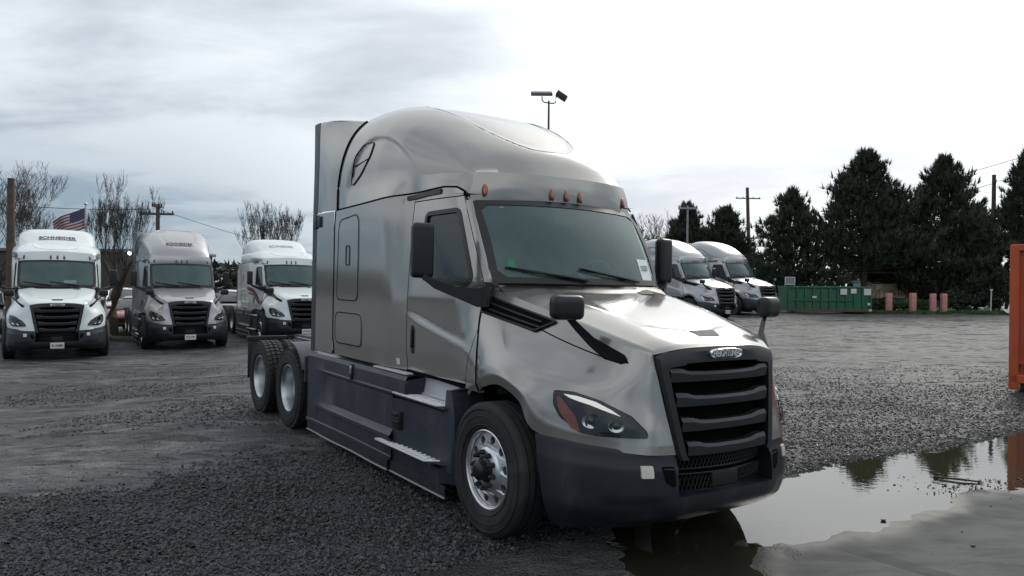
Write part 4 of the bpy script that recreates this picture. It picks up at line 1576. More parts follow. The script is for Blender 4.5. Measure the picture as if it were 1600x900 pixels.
def vnoise(x, y, scale, seed):
    """cheap value noise"""
    g = np.random.default_rng(seed).random((256, 256))
    u, v = x * scale + 1000, y * scale + 1000
    i, j = np.floor(u).astype(int), np.floor(v).astype(int)
    a, b = u - i, v - j
    a, b = a * a * (3 - 2 * a), b * b * (3 - 2 * b)
    q = lambda p, r: g[p % 256, r % 256]
    return (q(i, j) * (1 - a) + q(i + 1, j) * a) * (1 - b) + (q(i, j + 1) * (1 - a) + q(i + 1, j + 1) * a) * b


def fbm(x, y, scale, seed, o=4):
    s, amp, tot = 0, 1, 0
    for k in range(o):
        s = s + vnoise(x, y, scale * 2 ** k, seed + k) * amp
        tot += amp
        amp *= .5
    return s / tot


def ground_z(x, y):
    x, y = np.asarray(x, float), np.asarray(y, float)
    near = 1 - smooth(y, 12, 17)
    rise = .45 * smooth(y, 24, 40) * smooth(x, -6, 4)
    fall = -.20 * smooth(-x, 4.0, 8.5)
    return -.0106 * np.clip(x, -4.5, 1.6) * near * (1 - smooth(-x, 4, 8.5)) + rise + fall


# how much loose gravel, and how much smooth packed ground
def gravel_mask(x, y):
    n = fbm(x, y * 1.5, .55, 11)
    n2 = fbm(x, y, 1.9, 31)
    left = smooth(9.6 - y - (x + 2.6) * -.55 * (x < -2.6) + (n - .5) * 8, -1.2, 2.2) * (x < 1.5)
    left = left * (1 - smooth(-x - 2.3 - (7.2 - y) * .9 + (n - .5) * 3, .2, 1.5))
    pd_ = poly_dist(x, y, PUDDLE)
    right = smooth(x + .1 * y + (n - .5) * 2.5, 2.2, 2.9) * smooth(y - (6.6 + .45 * (x - 2)), 0, .35) * (1 - smooth(y + (n - .5) * 14 - .55 * (x - 2), 8.0, 16.0))
    band = smooth(fbm(x * .5, y * 1.4, .5, 71), .52, .68) * .75 * smooth(y, 9, 12) * (1 - smooth(y, 26, 40))
    g = np.maximum(np.maximum(left, right), band)
    g = g * (1 - smooth(pd_, -.12, .02)) * (1 - .92 * smooth(poly_dist(x, y, MUD) + (fbm(x, y, 3, 77) - .5) * .3, -.1, .12))
    n3 = fbm(x, y, 6.0, 41, 3)
    return np.clip(g * (.45 + .9 * n2) + (n3 - .5) * 1.1 * np.sqrt(np.clip(g * (1 - g) * 4, 0, 1)), 0, 1)


def smooth_mask(x, y):
    """the packed, silty apron at the lower right"""
    edge = (y - (6.05 + (x - 2.3) * .62))
    return (1 - smooth(edge + (fbm(x, y, 1.2, 5) - .5) * 1.1 + (fbm(x, y, 5, 6) - .5) * .5, -.45, .55)) * smooth(x + (fbm(x, y, 2.5, 8) - .5) * .6, .95, 1.6)


def axis(lo, a, b, hi, step, grow):
    v = list(np.arange(a, b, step))
    d = step
    while v[-1] < hi:
        d *= grow
        v.append(v[-1] + d)
    d = step
    w = [v[0]]
    while w[-1] > lo:
        d *= grow
        w.append(w[-1] - d)
    return np.array(w[:0:-1] + v)


gx = axis(-700, -5.5, 9.5, 700, .055, 1.06)
gy = axis(-80, 4.3, 12.0, 1200, .055, 1.05)
GX, GY = np.meshgrid(gx, gy)
gz = ground_z(GX, GY)
pdist = poly_dist(GX, GY, PUDDLE) + (fbm(GX, GY, 2.6, 51) - .5) * .42 + (fbm(GX, GY, 8, 57) - .5) * .22
nearg = 1 - smooth(np.hypot(GX, GY - 6), 9, 16)
gz = gz + nearg * ((fbm(GX, GY, 1.1, 61) - .5) * .018 + (fbm(GX, GY, 5.0, 67) - .5) * .014 * (1 - .8 * smooth_mask(GX, GY)))
dip = smooth(pdist, -.12, .25)
gz = np.where(pdist > -.5, np.maximum(gz, WATER + .004) * (1 - smooth(pdist, -.5, -.1)) + (WATER + .006 + (gz + .01) * .3) * smooth(pdist, -.5, -.1), gz)
gz = gz - dip * .035
# tyre ruts in the far left of the lot
ruts = np.zeros_like(gz)
for c, s, w in ((10.6, .10, .28), (11.9, .06, .3), (13.4, .03, .25), (9.4, .16, .22), (15.2, .0, .35)):
    ruts += np.exp(-((GY - (c + s * (GX + 3))) / w) ** 2) * smooth(-GX, 1.0, 3.0)
gz -= ruts * .014
me = bpy.data.meshes.new('ground')
n_, m_ = GX.shape
V = np.stack([GX, GY, gz], -1).reshape(-1, 3)
idx = np.arange(n_ * m_).reshape(n_, m_)
F = np.stack([idx[:-1, :-1], idx[:-1, 1:], idx[1:, 1:], idx[1:, :-1]], -1).reshape(-1, 4)
me.vertices.add(len(V))
me.vertices.foreach_set('co', V.ravel())
me.loops.add(F.size)
me.loops.foreach_set('vertex_index', F.ravel())
me.polygons.add(len(F))
me.polygons.foreach_set('loop_start', np.arange(0, F.size, 4))
me.update(calc_edges=True)
me.validate()
me.shade_smooth()
for nm, arr in (('gravel', gravel_mask(GX, GY)), ('silt', smooth_mask(GX, GY)), ('rut', np.clip(ruts, 0, 1)), ('shore', np.maximum(smooth(pdist, -.75, -.02) ** 1.5, .95 * smooth(poly_dist(GX, GY, MUD) + (fbm(GX, GY, 3, 77) - .5) * .3, -.15, .2)))):
    at = me.attributes.new(nm, 'FLOAT', 'POINT')
    at.data.foreach_set('value', arr.ravel().astype(np.float32))
ground = bpy.data.objects.new('ground', me)
COL.objects.link(ground)
tag(ground, kind='structure')

gm_ = bpy.data.materials.new('wet_gravel_ground')
gm_.use_nodes = True
n = N(gm_.node_tree)
bs = gm_.node_tree.nodes['Principled BSDF']
co = n.new('ShaderNodeTexCoord').outputs['Object']
A = lambda nm: n.new('ShaderNodeAttribute', attribute_name=nm).outputs['Fac']
gr, si, ru, sh = A('gravel'), A('silt'), A('rut'), A('shore')
big = n.noise(n.vmath('MULTIPLY', co, (.35, .8, 1)), .8, 7, .6, .6)
mid = n.noise(n.vmath('MULTIPLY', co, (.55, 1.3, 1)), 3.2, 7, .68, .3)
streak = n.noise(n.vmath('MULTIPLY', co, (.30, 1.5, 1)), 1.6, 8, .66, .8)
fine = n.noise(co, 34, 6, .7)
warp = n.vmath('ADD', co, n.vmath('MULTIPLY', n.new('ShaderNodeTexNoise', {'Vector': co, 'Scale': 26.0}).outputs[1], (.03, .03, 0)))
vor = n.new('ShaderNodeTexVoronoi', {'Vector': warp, 'Scale': 27.0, 'Randomness': 1.0}, feature='F1')
vor2 = n.new('ShaderNodeTexVoronoi', {'Vector': warp, 'Scale': 62.0}, feature='F1')
cell = n.new('ShaderNodeSeparateColor', {0: vor.outputs['Color']}).outputs[0]
cell2 = n.new('ShaderNodeSeparateColor', {0: vor2.outputs['Color']}).outputs[0]
# how stony the packed ground is, patch by patch
stony = n.math('MAXIMUM', gr, n.math('MULTIPLY', n.ramp(n.math('ADD', n.math('MULTIPLY', mid, .55), n.math('MULTIPLY', big, .45)), .40, .58), .9))
stony = n.math('MULTIPLY', stony, n.math('SUBTRACT', 1.0, si))
packed = n.mix(n.ramp(big, .35, .65), (.30, .312, .312), (.42, .432, .425))
packed = n.mix(n.math('MULTIPLY', n.ramp(fine, .47, .72), .75), packed, (.060, .062, .063))
stones = n.mix(n.math('POWER', cell, 1.5), (.012, .0125, .0135), (.090, .093, .098))
stones = n.mix(n.ramp(vor.outputs['Distance'], .014, .024), stones, (.006, .006, .0065))
small = n.mix(n.math('POWER', cell2, 1.4), (.13, .135, .138), (.46, .472, .476))
small = n.mix(n.ramp(vor2.outputs['Distance'], .007, .012), small, (.035, .036, .037))
stones = n.mix(n.math('MULTIPLY', n.math('SUBTRACT', 1.0, n.math('MULTIPLY', gr, .85)), n.ramp(mid, .30, .50)), stones, small)
siltc = n.mix(n.ramp(mid, .35, .7), (.120, .125, .122), (.072, .075, .074))
siltc = n.mix(n.math('MULTIPLY', n.ramp(fine, .55, .8), .6), siltc, (.05, .05, .049))
pos = n.new('ShaderNodeSeparateXYZ', {0: co})
gd = n.math('ADD', n.math('MULTIPLY', n.math('SUBTRACT', pos.outputs[0], 2.35), .785), n.math('MULTIPLY', n.math('SUBTRACT', pos.outputs[1], 5.65), .62))
gs_ = n.math('SUBTRACT', n.math('MULTIPLY', n.math('SUBTRACT', pos.outputs[0], 2.35), .62), n.math('MULTIPLY', n.math('SUBTRACT', pos.outputs[1], 5.65), .785))
gd = n.math('ADD', gd, n.math('MULTIPLY', n.math('SUBTRACT', big, .5), .12))
tread = n.math('MULTIPLY', n.math('SUBTRACT', 1.0, n.ramp(n.math('ABSOLUTE', gd), .075, .10)), n.ramp(gs_, -.05, .25))
groove = n.math('MULTIPLY', n.math('MULTIPLY', n.math('ADD', n.math('SINE', n.math('MULTIPLY', gd, 165.0)), 1.0), .5), tread)
clump = n.noise(co, 5.5, 9, .78, .2)
clump2 = n.noise(n.vmath('ADD', co, (13.0, 4.0, 0)), 1.7, 8, .74, .3)
dk = n.ramp(n.math('ADD', n.math('MULTIPLY', clump, .55), n.math('MULTIPLY', clump2, .45)), .56, .45)
c_ = n.mix(stony, packed, stones)
c_ = n.mix(n.math('MULTIPLY', dk, n.math('SUBTRACT', .56, n.math('MULTIPLY', gr, .26))), c_, (.040, .041, .042))
c_ = n.mix(si, c_, siltc)
c_ = n.mix(n.math('MULTIPLY', groove, .75), c_, (.055, .056, .054))
c_ = n.mix(n.math('MULTIPLY', ru, .5), c_, (.06, .062, .062))
c_ = n.mix(n.math('MULTIPLY', sh, .55), c_, (.050, .048, .040))
wet = n.ramp(n.math('ADD', n.math('MULTIPLY', streak, .6), n.math('MULTIPLY', mid, .4)), .49, .585)
wet = n.math('MULTIPLY', wet, n.math('SUBTRACT', 1.0, n.math('MULTIPLY', gr, .8)))
wet = n.math('MULTIPLY', wet, n.math('SUBTRACT', 1.0, n.math('MULTIPLY', si, .85)))
glint = n.ramp(n.noise(n.vmath('ADD', co, (3.0, 9.0, 0)), 4.2, 8, .72, .3), .585, .625)
glint = n.math('MULTIPLY', n.math('MULTIPLY', glint, n.math('SUBTRACT', 1.0, si)), n.ramp(clump2, .47, .56))
wet = n.math('MAXIMUM', wet, glint)
wet = n.math('MAXIMUM', wet, n.math('MULTIPLY', sh, .95))
c_ = n.mix(n.math('MULTIPLY', wet, .22), c_, (.08, .081, .08))
gm_.node_tree.links.new(c_, bs.inputs['Base Color'])
rg = n.remap(wet, 0, 1, .58, .10)
rg = n.math('ADD', rg, n.math('MULTIPLY', n.math('SUBTRACT', fine, .5), .2), clamp=True)
rg = n.math('MAXIMUM', rg, n.math('MULTIPLY', si, n.remap(sh, .3, 1, .85, .45)))
gm_.node_tree.links.new(rg, bs.inputs['Roughness'])
gm_.node_tree.links.new(n.remap(si, 0, 1, .5, .12), bs.inputs['Specular IOR Level'])
dry = n.math('SUBTRACT', 1.0, n.math('MULTIPLY', wet, .86))
hgt = n.math('MULTIPLY', n.math('SUBTRACT', .022, vor.outputs['Distance']), n.math('MULTIPLY', stony, .9))
hgt = n.math('ADD', hgt, n.math('MULTIPLY', n.math('SUBTRACT', .010, vor2.outputs['Distance']), n.math('MULTIPLY', n.math('SUBTRACT', 1.0, si), .8)))
hgt = n.math('ADD', hgt, n.math('MULTIPLY', fine, n.remap(si, 0, 1, .010, .0035)))
hgt = n.math('MULTIPLY', hgt, dry)
hgt = n.math('ADD', hgt, n.math('MULTIPLY', mid, n.remap(si, 0, 1, .030, .010)))
hgt = n.math('SUBTRACT', hgt, n.math('MULTIPLY', groove, .006))
bp = n.new('ShaderNodeBump', {'Height': hgt, 'Strength': .75, 'Distance': 1.0})
gm_.node_tree.links.new(bp.outputs[0], bs.inputs['Normal'])
me.materials.append(gm_)

wm = bpy.data.materials.new('puddle_water')
wm.use_nodes = True
n = N(wm.node_tree)
bs = wm.node_tree.nodes['Principled BSDF']
co = n.new('ShaderNodeTexCoord').outputs['Object']
bs.inputs['Base Color'].default_value = (.030, .029, .018, 1)
bs.inputs['Roughness'].default_value = .015
bs.inputs['IOR'].default_value = 1.6
rip = n.noise(n.vmath('MULTIPLY', co, (1, 1.6, 1)), 9, 3, .5)
bp = n.new('ShaderNodeBump', {'Height': rip, 'Strength': .05, 'Distance': .01})
wm.node_tree.links.new(bp.outputs[0], bs.inputs['Normal'])
wp = M()
cx_, cy_ = 2.6, 6.6
wp.add([(x, y, WATER) for x, y in [(-1.6, 3.2), (9.4, 3.2), (9.4, 11.4), (-1.6, 11.4)]], [(0, 1, 2, 3)])
# only where the ground dips below it: clip the sheet to the puddle with some overlap
wp = M()
big_p = []
for i in range(len(PUDDLE)):
    a, b, c = np.array(PUDDLE[i - 1]), np.array(PUDDLE[i]), np.array(PUDDLE[(i + 1) % len(PUDDLE)])
    t = (c - a) / np.linalg.norm(c - a)
    big_p.append(tuple(b + np.array((t[1], -t[0])) * .22))
wp.add([(x, y, WATER) for x, y in big_p], [tuple(range(len(big_p)))])
MATS['puddle_water'] = wm
w_ob = wp.obj('puddle', 'puddle_water', None, None, fix=False)
tag(w_ob, kind='structure')

# loose gravel and chips: real stones, too many to count
hulls = []
for k in range(8):
    bm = bmesh.new()
    q = rng.normal(size=(9, 3))
    q /= np.linalg.norm(q, axis=1)[:, None]
    for p in q * rng.uniform(.75, 1.1, (9, 1)) * (1, .8, .6):
        bm.verts.new(p)
    bmesh.ops.convex_hull(bm, input=bm.verts[:])
    bmesh.ops.triangulate(bm, faces=bm.faces[:])
    loose = [v for v in bm.verts if not v.link_faces]
    for v in loose:
        bm.verts.remove(v)
    bm.verts.index_update()
    hulls.append((np.array([v.co[:] for v in bm.verts]), np.array([[v.index for v in f.verts] for f in bm.faces])))
    bm.free()


def scatter(name, xs, ys, sizes, mat, zoff=.25):
    vs, fs, o = [], [], 0
    which = rng.integers(0, len(hulls), len(xs))
    zs = ground_at(xs, ys)
    for k, (hv, hf) in enumerate(hulls):
        sel = np.where(which == k)[0]
        if not len(sel):
            continue
        a = rng.uniform(0, 2 * np.pi, len(sel))
        tl = rng.normal(0, .35, len(sel))
        ca, sa, ct, st = np.cos(a), np.sin(a), np.cos(tl), np.sin(tl)
        v = hv[None] * sizes[sel][:, None, None]
        x, y, z = v[..., 0], v[..., 1], v[..., 2]
        y, z = y * ct[:, None] - z * st[:, None], y * st[:, None] + z * ct[:, None]
        x, y = x * ca[:, None] - y * sa[:, None], x * sa[:, None] + y * ca[:, None]
        v = np.stack([x + xs[sel][:, None], y + ys[sel][:, None], z + zs[sel][:, None] + sizes[sel][:, None] * zoff], -1)
        f = hf[None] + (np.arange(len(sel)) * len(hv))[:, None, None] + o
        vs.append(v.reshape(-1, 3))
        fs.append(f.reshape(-1, 3))
        o += v.shape[0] * v.shape[1]
    return tri_mesh(name, np.concatenate(vs), np.concatenate(fs), mat)


def tri_mesh(name, V, F, mat, parent=None, smooth_=False):
    me = bpy.data.meshes.new(name)
    me.vertices.add(len(V))
    me.vertices.foreach_set('co', np.asarray(V, np.float32).ravel())
    k = F.shape[1]
    me.loops.add(F.size)
    me.loops.foreach_set('vertex_index', F.astype(np.int32).ravel())
    me.polygons.add(len(F))
    me.polygons.foreach_set('loop_start', np.arange(0, F.size, k, dtype=np.int32))
    me.update(calc_edges=True)
    if smooth_:
        me.shade_smooth()
    else:
        me.shade_flat()
    me.materials.append(MATS[mat])
    o = bpy.data.objects.new(name, me)
    COL.objects.link(o)
    o.parent = parent
    return o


def ground_at(xs, ys):
    i = np.clip(np.searchsorted(gx, xs) - 1, 0, len(gx) - 2)
    j = np.clip(np.searchsorted(gy, ys) - 1, 0, len(gy) - 2)
    a = (xs - gx[i]) / (gx[i + 1] - gx[i])
    b = (ys - gy[j]) / (gy[j + 1] - gy[j])
    return (gz[j, i] * (1 - a) + gz[j, i + 1] * a) * (1 - b) + (gz[j + 1, i] * (1 - a) + gz[j + 1, i + 1] * a) * b


xs = rng.uniform(-9, 13.5, 520000)
ys = 4.2 + 16.0 * rng.random(520000) ** 1.7
pr = gravel_mask(xs, ys) ** .8 * np.clip(1.15 - (ys - 4.5) / 13, .0, 1)
ok = (rng.random(len(xs)) < pr) & (np.abs(xs) < ys * .78 + .3) & (poly_dist(xs, ys, MUD) < .1) & (poly_dist(xs, ys, PUDDLE) < -.03)
xs, ys = xs[ok][:78000], ys[ok][:78000]
sz = .009 + .019 * rng.random(len(xs)) ** 1.7
g_ = scatter('gravel', xs, ys, sz, 'stone')
tag(g_, kind='stuff')
# thinner scatter of chips on the packed ground
xs = rng.uniform(-10, 11, 30000)
ys = rng.uniform(4.5, 15, 30000)
ok = (np.abs(xs) < ys * .75) & (rng.random(30000) < (1 - .88 * smooth_mask(xs, ys)) * ( .12 + 1.2 * smooth(fbm(xs, ys, 1.3, 91), .5, .75))) & (poly_dist(xs, ys, PUDDLE) < .05)
xs, ys = xs[ok], ys[ok]
tag(scatter('gravel_chips', xs, ys, .005 + .013 * rng.random(len(xs)) ** 2.5, 'stone'), kind='stuff')
# leaf litter and grit standing out of the shallow end of the puddle
k_ = 420
a_ = rng.random(k_)
xs = 3.7 + 1.6 * a_ + rng.normal(0, .28, k_)
ys = 6.95 + .55 * a_ + np.abs(rng.normal(0, .32, k_))
lo_ = scatter('leaf_litter', xs, ys, .006 + .014 * rng.random(k_) ** 2.5, 'loose_stone')
co_ = np.zeros(len(lo_.data.vertices) * 3)
lo_.data.vertices.foreach_get('co', co_)
co_[2::3] = np.where(co_[2::3] < WATER, co_[2::3] + .026, co_[2::3])
lo_.data.vertices.foreach_set('co', co_)
tag(lo_, kind='stuff')
# a few single stones and clods one can point to
for (x, y, s, lab) in ((1.72, 5.62, .065, 'dark wet clod at the edge of the puddle, right of the truck bumper'), (3.06, 6.22, .038, 'largest loose dark stone on the silty apron beside the puddle'),
                       (3.42, 5.60, .03, 'small dark stone in the lower right corner, farthest from the puddle')):
    hv, hf = hulls[int(s * 1000) % 8]
    o = tri_mesh('loose_stone', hv * s + np.array([0, 0, s * .3]), hf, 'loose_stone')
    o.location = (x, y, float(ground_at(np.array([x]), np.array([y]))[0]))
    tag(o, lab, 'stone', 'loose stones by the puddle')
st = M().tube([(4.25, 7.62, WATER + .012), (4.45, 7.5, WATER + .02), (4.62, 7.44, WATER + .012)], [.010, .012, .007], 6).obj('stick', 'bark')
tag(st, 'thin pale stick lying in the puddle among leaf litter', 'stick')

# ------------------------------------------------------------------ the trucks
hero = build_truck()


def lettering_on(bvh, body, size, ycen, origin, dirv, vaxis, width, parent, mat, scale=1.0, side=1, under=False, bold=.004):
    t = text_mesh(body, size, 0, 1.06, bold, width)
    w = Vector(dirv).normalized()
    v = Vector(vaxis).normalized()
    u = v.cross(w).normalized()
    o = Vector(origin)
    if under:
        xm = max(p[0] for p in t.v)
        t.add([(-xm, -size * .62, 0), (xm, -size * .62, 0), (xm, -size * .48, 0), (-xm, -size * .48, 0)], [(0, 1, 2, 3)])
        # a long bar needs inner points to follow the curve
        t.f.pop()
        xs_ = np.linspace(-xm, xm, 24)
        t.grid(np.array([[(x, -size * .64, 0), (x, -size * .47, 0)] for x in xs_]))
    out = []
    for x, y, z in t.v:
        p = o + u * x + v * y * 1.45
        q = Vector((p.x, abs(p.y), p.z))
        d = Vector((w.x, w.y, w.z))
        h = bvh.ray_cast(q + d * 2, -d)
        c = Vector((h[0].x, math.copysign(h[0].y, p.y) if abs(p.y) > 1e-9 else h[0].y, h[0].z)) if h[0] is not None else p
        out.append(c + w * .005)
    t.v = [tuple(p) for p in out]
    return t.obj('lettering', mat, parent, None, fix=False)


def front_plate(root, body):
    p = M().rbox((1.185, 0, .40), (.012, .31, .155), .004)
    o = p.obj('number_plate', 'plate_white', root)
    t = text_mesh(body, .085, .001, 1.0, .001, .95)
    t.v = [(1.1925 + z, x, .40 + y) for x, y, z in t.v]
    t.obj('lettering', 'print_black', o, None, fix=False)


def child(root, name):
    return next(c for c in root.children if c.name.split('.')[0] == name)


HX, HY, HT = .90, 6.26, R(33.6)


def truck_pose(root, x, y, th, z=0.0):
    # X forward axis of the truck is (sin th, -cos th) in the world
    root.matrix_world = Matrix.Translation((x, y, z)) @ Matrix.Rotation(th - math.pi / 2, 4, 'Z')


# copies stand behind; the near truck is finished afterwards
silver = {'champagne_paint': 'silver_paint', 'amber_lens': 'dark_amber', 'drl_lens': 'lamp_chrome', 'red_lens': 'lamp_chrome', 'slate_plastic': 'slate_plastic'}
GROUP = 'highway tractors parked in the lot'
t_l2 = copy_tree(hero, None, silver)
t_r1 = copy_tree(hero, None, silver)
t_r2 = copy_tree(hero, None, silver)
white = dict(silver, champagne_paint='white_paint')
t_l1 = copy_tree(hero, None, white, skip=('roof_fairing', 'upper_extender', 'roof_rear'))
vis = mirror_grid(VP).grid(np.array([[(-3.5, y, z) for z in (2.68, 2.99)] for y in (-1.06, 0, 1.06)])).obj('roof_visor', 'white_paint', t_l1, 60)
capo = mirror_grid(CP)
capo.grid(np.array([[(-3.48, y, z) for z in (2.9, 3.3, 3.58)] for y in (-.9, 0, .9)]))
capo = capo.obj('roof_cap', 'white_paint', t_l1, 60)
bead = M()
pts = []
for k in range(60):
    t = math.pi * k / 59
    X, Y = -1.6 + .62 * math.sin(t) ** .6, .60 * math.cos(t)
    h = VISOR_BVH.ray_cast(Vector((X, abs(Y), 6)), Vector((0, 0, -1)))
    pts.append(Vector((X, Y, h[0].z)))
bead.tube(pts, .01, 5)
bead.obj('roof_bead', 'white_paint', vis)
CAP_BVH = bvh_of(CP)
for o in list(child(t_r1, 'roof_fairing').children):
    if o.name.startswith('marker_light') or o.name.startswith('lamp_bezel'):
        c = o.copy()
        COL.objects.link(c)
        c.parent = vis
        h = VISOR_BVH.ray_cast(Vector((3, abs(o.location.y), 2.705)), Vector((-1, 0, 0)))
        c.location.x = h[0].x + .004
t_l3 = copy_tree(t_l1)
CAPDIR, CAPV = (.72, 0, .69), (-.69, 0, .72)
lettering_on(CAP_BVH, 'SCHNEIDER', .15, 0, (-2.12, 0, 3.36), CAPDIR, CAPV, 1.12, child(t_l1, 'roof_cap'), 'print_black', under=True, bold=.006)
lettering_on(CAP_BVH, 'SCHNEIDER', .15, 0, (-2.12, 0, 3.36), CAPDIR, CAPV, 1.05, child(t_l3, 'roof_cap'), 'print_grey')
RD, RV = (.8, 0, .6), (-.6, 0, .8)
lettering_on(ROOF_BVH, 'SCHNEIDER', .135, 0, (-1.28, 0, 3.27), RD, RV, 1.1, child(t_l2, 'roof_fairing'), 'print_black', under=True, bold=.005)
lettering_on(ROOF_BVH, 'SCHNEIDER', .135, 0, (-1.28, 0, 3.27), RD, RV, 1.1, child(t_r1, 'roof_fairing'), 'print_black', under=True, bold=.005)
for t_, b_ in ((t_l1, '3L4SMB'), (t_l2, '977199'), (t_l3, '977204'), (t_r1, '977188')):
    front_plate(t_, b_)
# swept stripes on the side of the third white truck


def swoosh(pts, bvh, w, off=.008):
    D = spline(np.array([(x, 0, z) for x, z in pts]), 10)
    T = np.gradient(D, axis=0)
    T /= np.linalg.norm(T, axis=1)[:, None]
    rows = []
    for a in (-.5, .5):
        row = []
        for i, p in enumerate(D):
            ww = w * (.25 + .75 * math.sin(math.pi * (.12 + .80 * i / len(D))))
            x, z = p[0] - T[i][2] * a * ww, p[2] + T[i][0] * a * ww
            if bvh is None:
                y = float(side_y(x, z))
            else:
                h = bvh.ray_cast(Vector((x, 3, z)), Vector((0, -1, 0)))
                y = h[0].y if h[0] is not None else 1.1
            row.append((x, y + off, z))
        rows.append(row)
    return M().grid(np.array(rows))


for sgn in (1, -1):
    s = swoosh([(-2.6, 1.78), (-2.0, 1.74), (-1.4, 1.56), (-.95, 1.34), (-.55, 1.30)], None, .16)
    s.join(swoosh([(-2.3, 1.62), (-1.8, 1.56), (-1.3, 1.38), (-.9, 1.22)], None, .07))
    s2 = swoosh([(-.44, 1.28), (-.30, 1.38), (-.22, 1.55), (.02, 1.62), (.35, 1.55), (.62, 1.45)], HOOD_BVH, .13)
    if sgn < 0:
        s, s2 = s.mirror(), s2.mirror()
    s.obj('side_stripe', 'maroon_stripe', t_l3)
    s2.obj('hood_stripe', 'maroon_stripe', child(t_l3, 'hood'))
p = M().rbox((-.46, .30, 2.03), (.01, .30, .10), .003, rot=Matrix.Rotation(R(-28), 3, 'Y')).obj('windshield_paper', 'paper_white', t_l1)

TH = R(31)
truck_pose(t_l1, -12.23, 20.44, TH, -.20)
truck_pose(t_l2, -10.2, 23.7, TH, -.20)
truck_pose(t_l3, -7.35, 26.0, TH, -.15)
truck_pose(t_r1, 8.95, 34.7, R(33), .30)
truck_pose(t_r2, 12.0, 38.2, R(33), .40)
tag(t_l1, 'white tractor with a stepped mid-height roof, nearest to the left edge, square front', 'truck', GROUP)
tag(t_l2, 'silver tall-roofed tractor between the two white ones, beside the bare tree', 'truck', GROUP)
tag(t_l3, 'white tractor with maroon stripes on its side, half hidden behind the near truck', 'truck', GROUP)
tag(t_r1, 'silver tractor with roof lettering seen just right of the near truck cab', 'truck', GROUP)
tag(t_r2, 'silver tractor without roof lettering, parked next to the green dumpster', 'truck', GROUP)
tag(hero, 'big champagne grey tractor with black grille standing alone in the foreground', 'truck', GROUP)
for t_ in (hero, t_l1, t_l2, t_l3, t_r1, t_r2):
    t_['category'] = 'truck'

# the near truck leans a little with the ground
hero.matrix_world = (Matrix.Translation((0, 0, CAM_H)) @ Matrix.Rotation(R(.61), 4, 'Y') @ Matrix.Translation((0, 0, -CAM_H))
                     @ Matrix.Translation((HX, HY, 0)) @ Matrix.Rotation(HT - math.pi / 2, 4, 'Z'))


def ws_card(name, y, t, w, h, mat, off=-.012, parent=None):
    q = lambda y: 1 - (y / .89) ** 2
    def P(y, t):
        xb, xt = -.510 + .235 * q(y), -.885 + .125 * q(y)
        zb, zt = 1.905, 2.592 + .025 * q(y)
        b = .03 * math.sin(math.pi * t)
        return (xb + (xt - xb) * t + b + off * .87, y, zb + (zt - zb) * t + b * .5 + off * .49)
    return M().grid(np.array([[P(y + a * w / 2, t + b * h / .8 / 2) for b in (-1, 1)] for a in (-1, 0, 1)])).obj(name, mat, parent, 60)


wsh = child(hero, 'windshield')
st1 = ws_card('sticker', -.755, .20, .06, .085, 'sticker_green', .004, wsh)
pp = ws_card('windshield_paper', .72, .17, .19, .24, 'paper_white', .004, wsh)
t = text_mesh('S327', .075, .0, 1.0, .001, .9)
t.v = [(0, x, y) for x, y, z in t.v]
q = lambda y: 1 - (y / .89) ** 2
t.v = [((-.510 + .235 * q(.72 + y)) + ((-.885 + .125 * q(.72 + y)) - (-.510 + .235 * q(.72 + y))) * (.20 + z / .8) + .03 * math.sin(math.pi * (.2 + z / .8)) + .008 * .87, .72 + y,
        1.905 + (2.6 - 1.905) * (.20 + z / .8) + .015 * math.sin(math.pi * (.2 + z / .8)) + .008 * .49) for _, y, z in t.v]
t.obj('lettering', 'print_black', wsh, None, fix=False)
# name on the cowl beside the hood
t = text_mesh('Cascadia', .062, .001, 1.0, .0008, 1.0)
for sgn in (1, -1):
    tt = M()
    tt.f = [tuple(reversed(f)) for f in t.f] if sgn > 0 else list(t.f)
    tt.v = []
    for x, y, z in t.v:
        X, Z = -.53 + x * (.80 if sgn < 0 else -.80) * .62, 1.74 + y * .8
        tt.v.append((X, sgn * (float(side_y(min(X, -.46), Z)) + .005 + z), Z))
    tt.obj('lettering', 'chrome', hero, None, fix=False)
# stubs left on the hero: an orange tie at the door foot
M().tube([(-.80, 1.035, 1.06), (-.775, 1.05, 1.10), (-.76, 1.04, 1.02), (-.735, 1.055, 1.04)], .006, 5).obj('orange_tie', 'amber_lens', hero)

sill_tag = side_patch(-1.97, -1.92, 1.10, 1.16, .02, .02, .004)
sill_tag.mirror().obj('sticker', 'plate_white', hero)


# ------------------------------------------------------------------ trees and plants
RISE = .45          # the lot is this much higher at its far right side

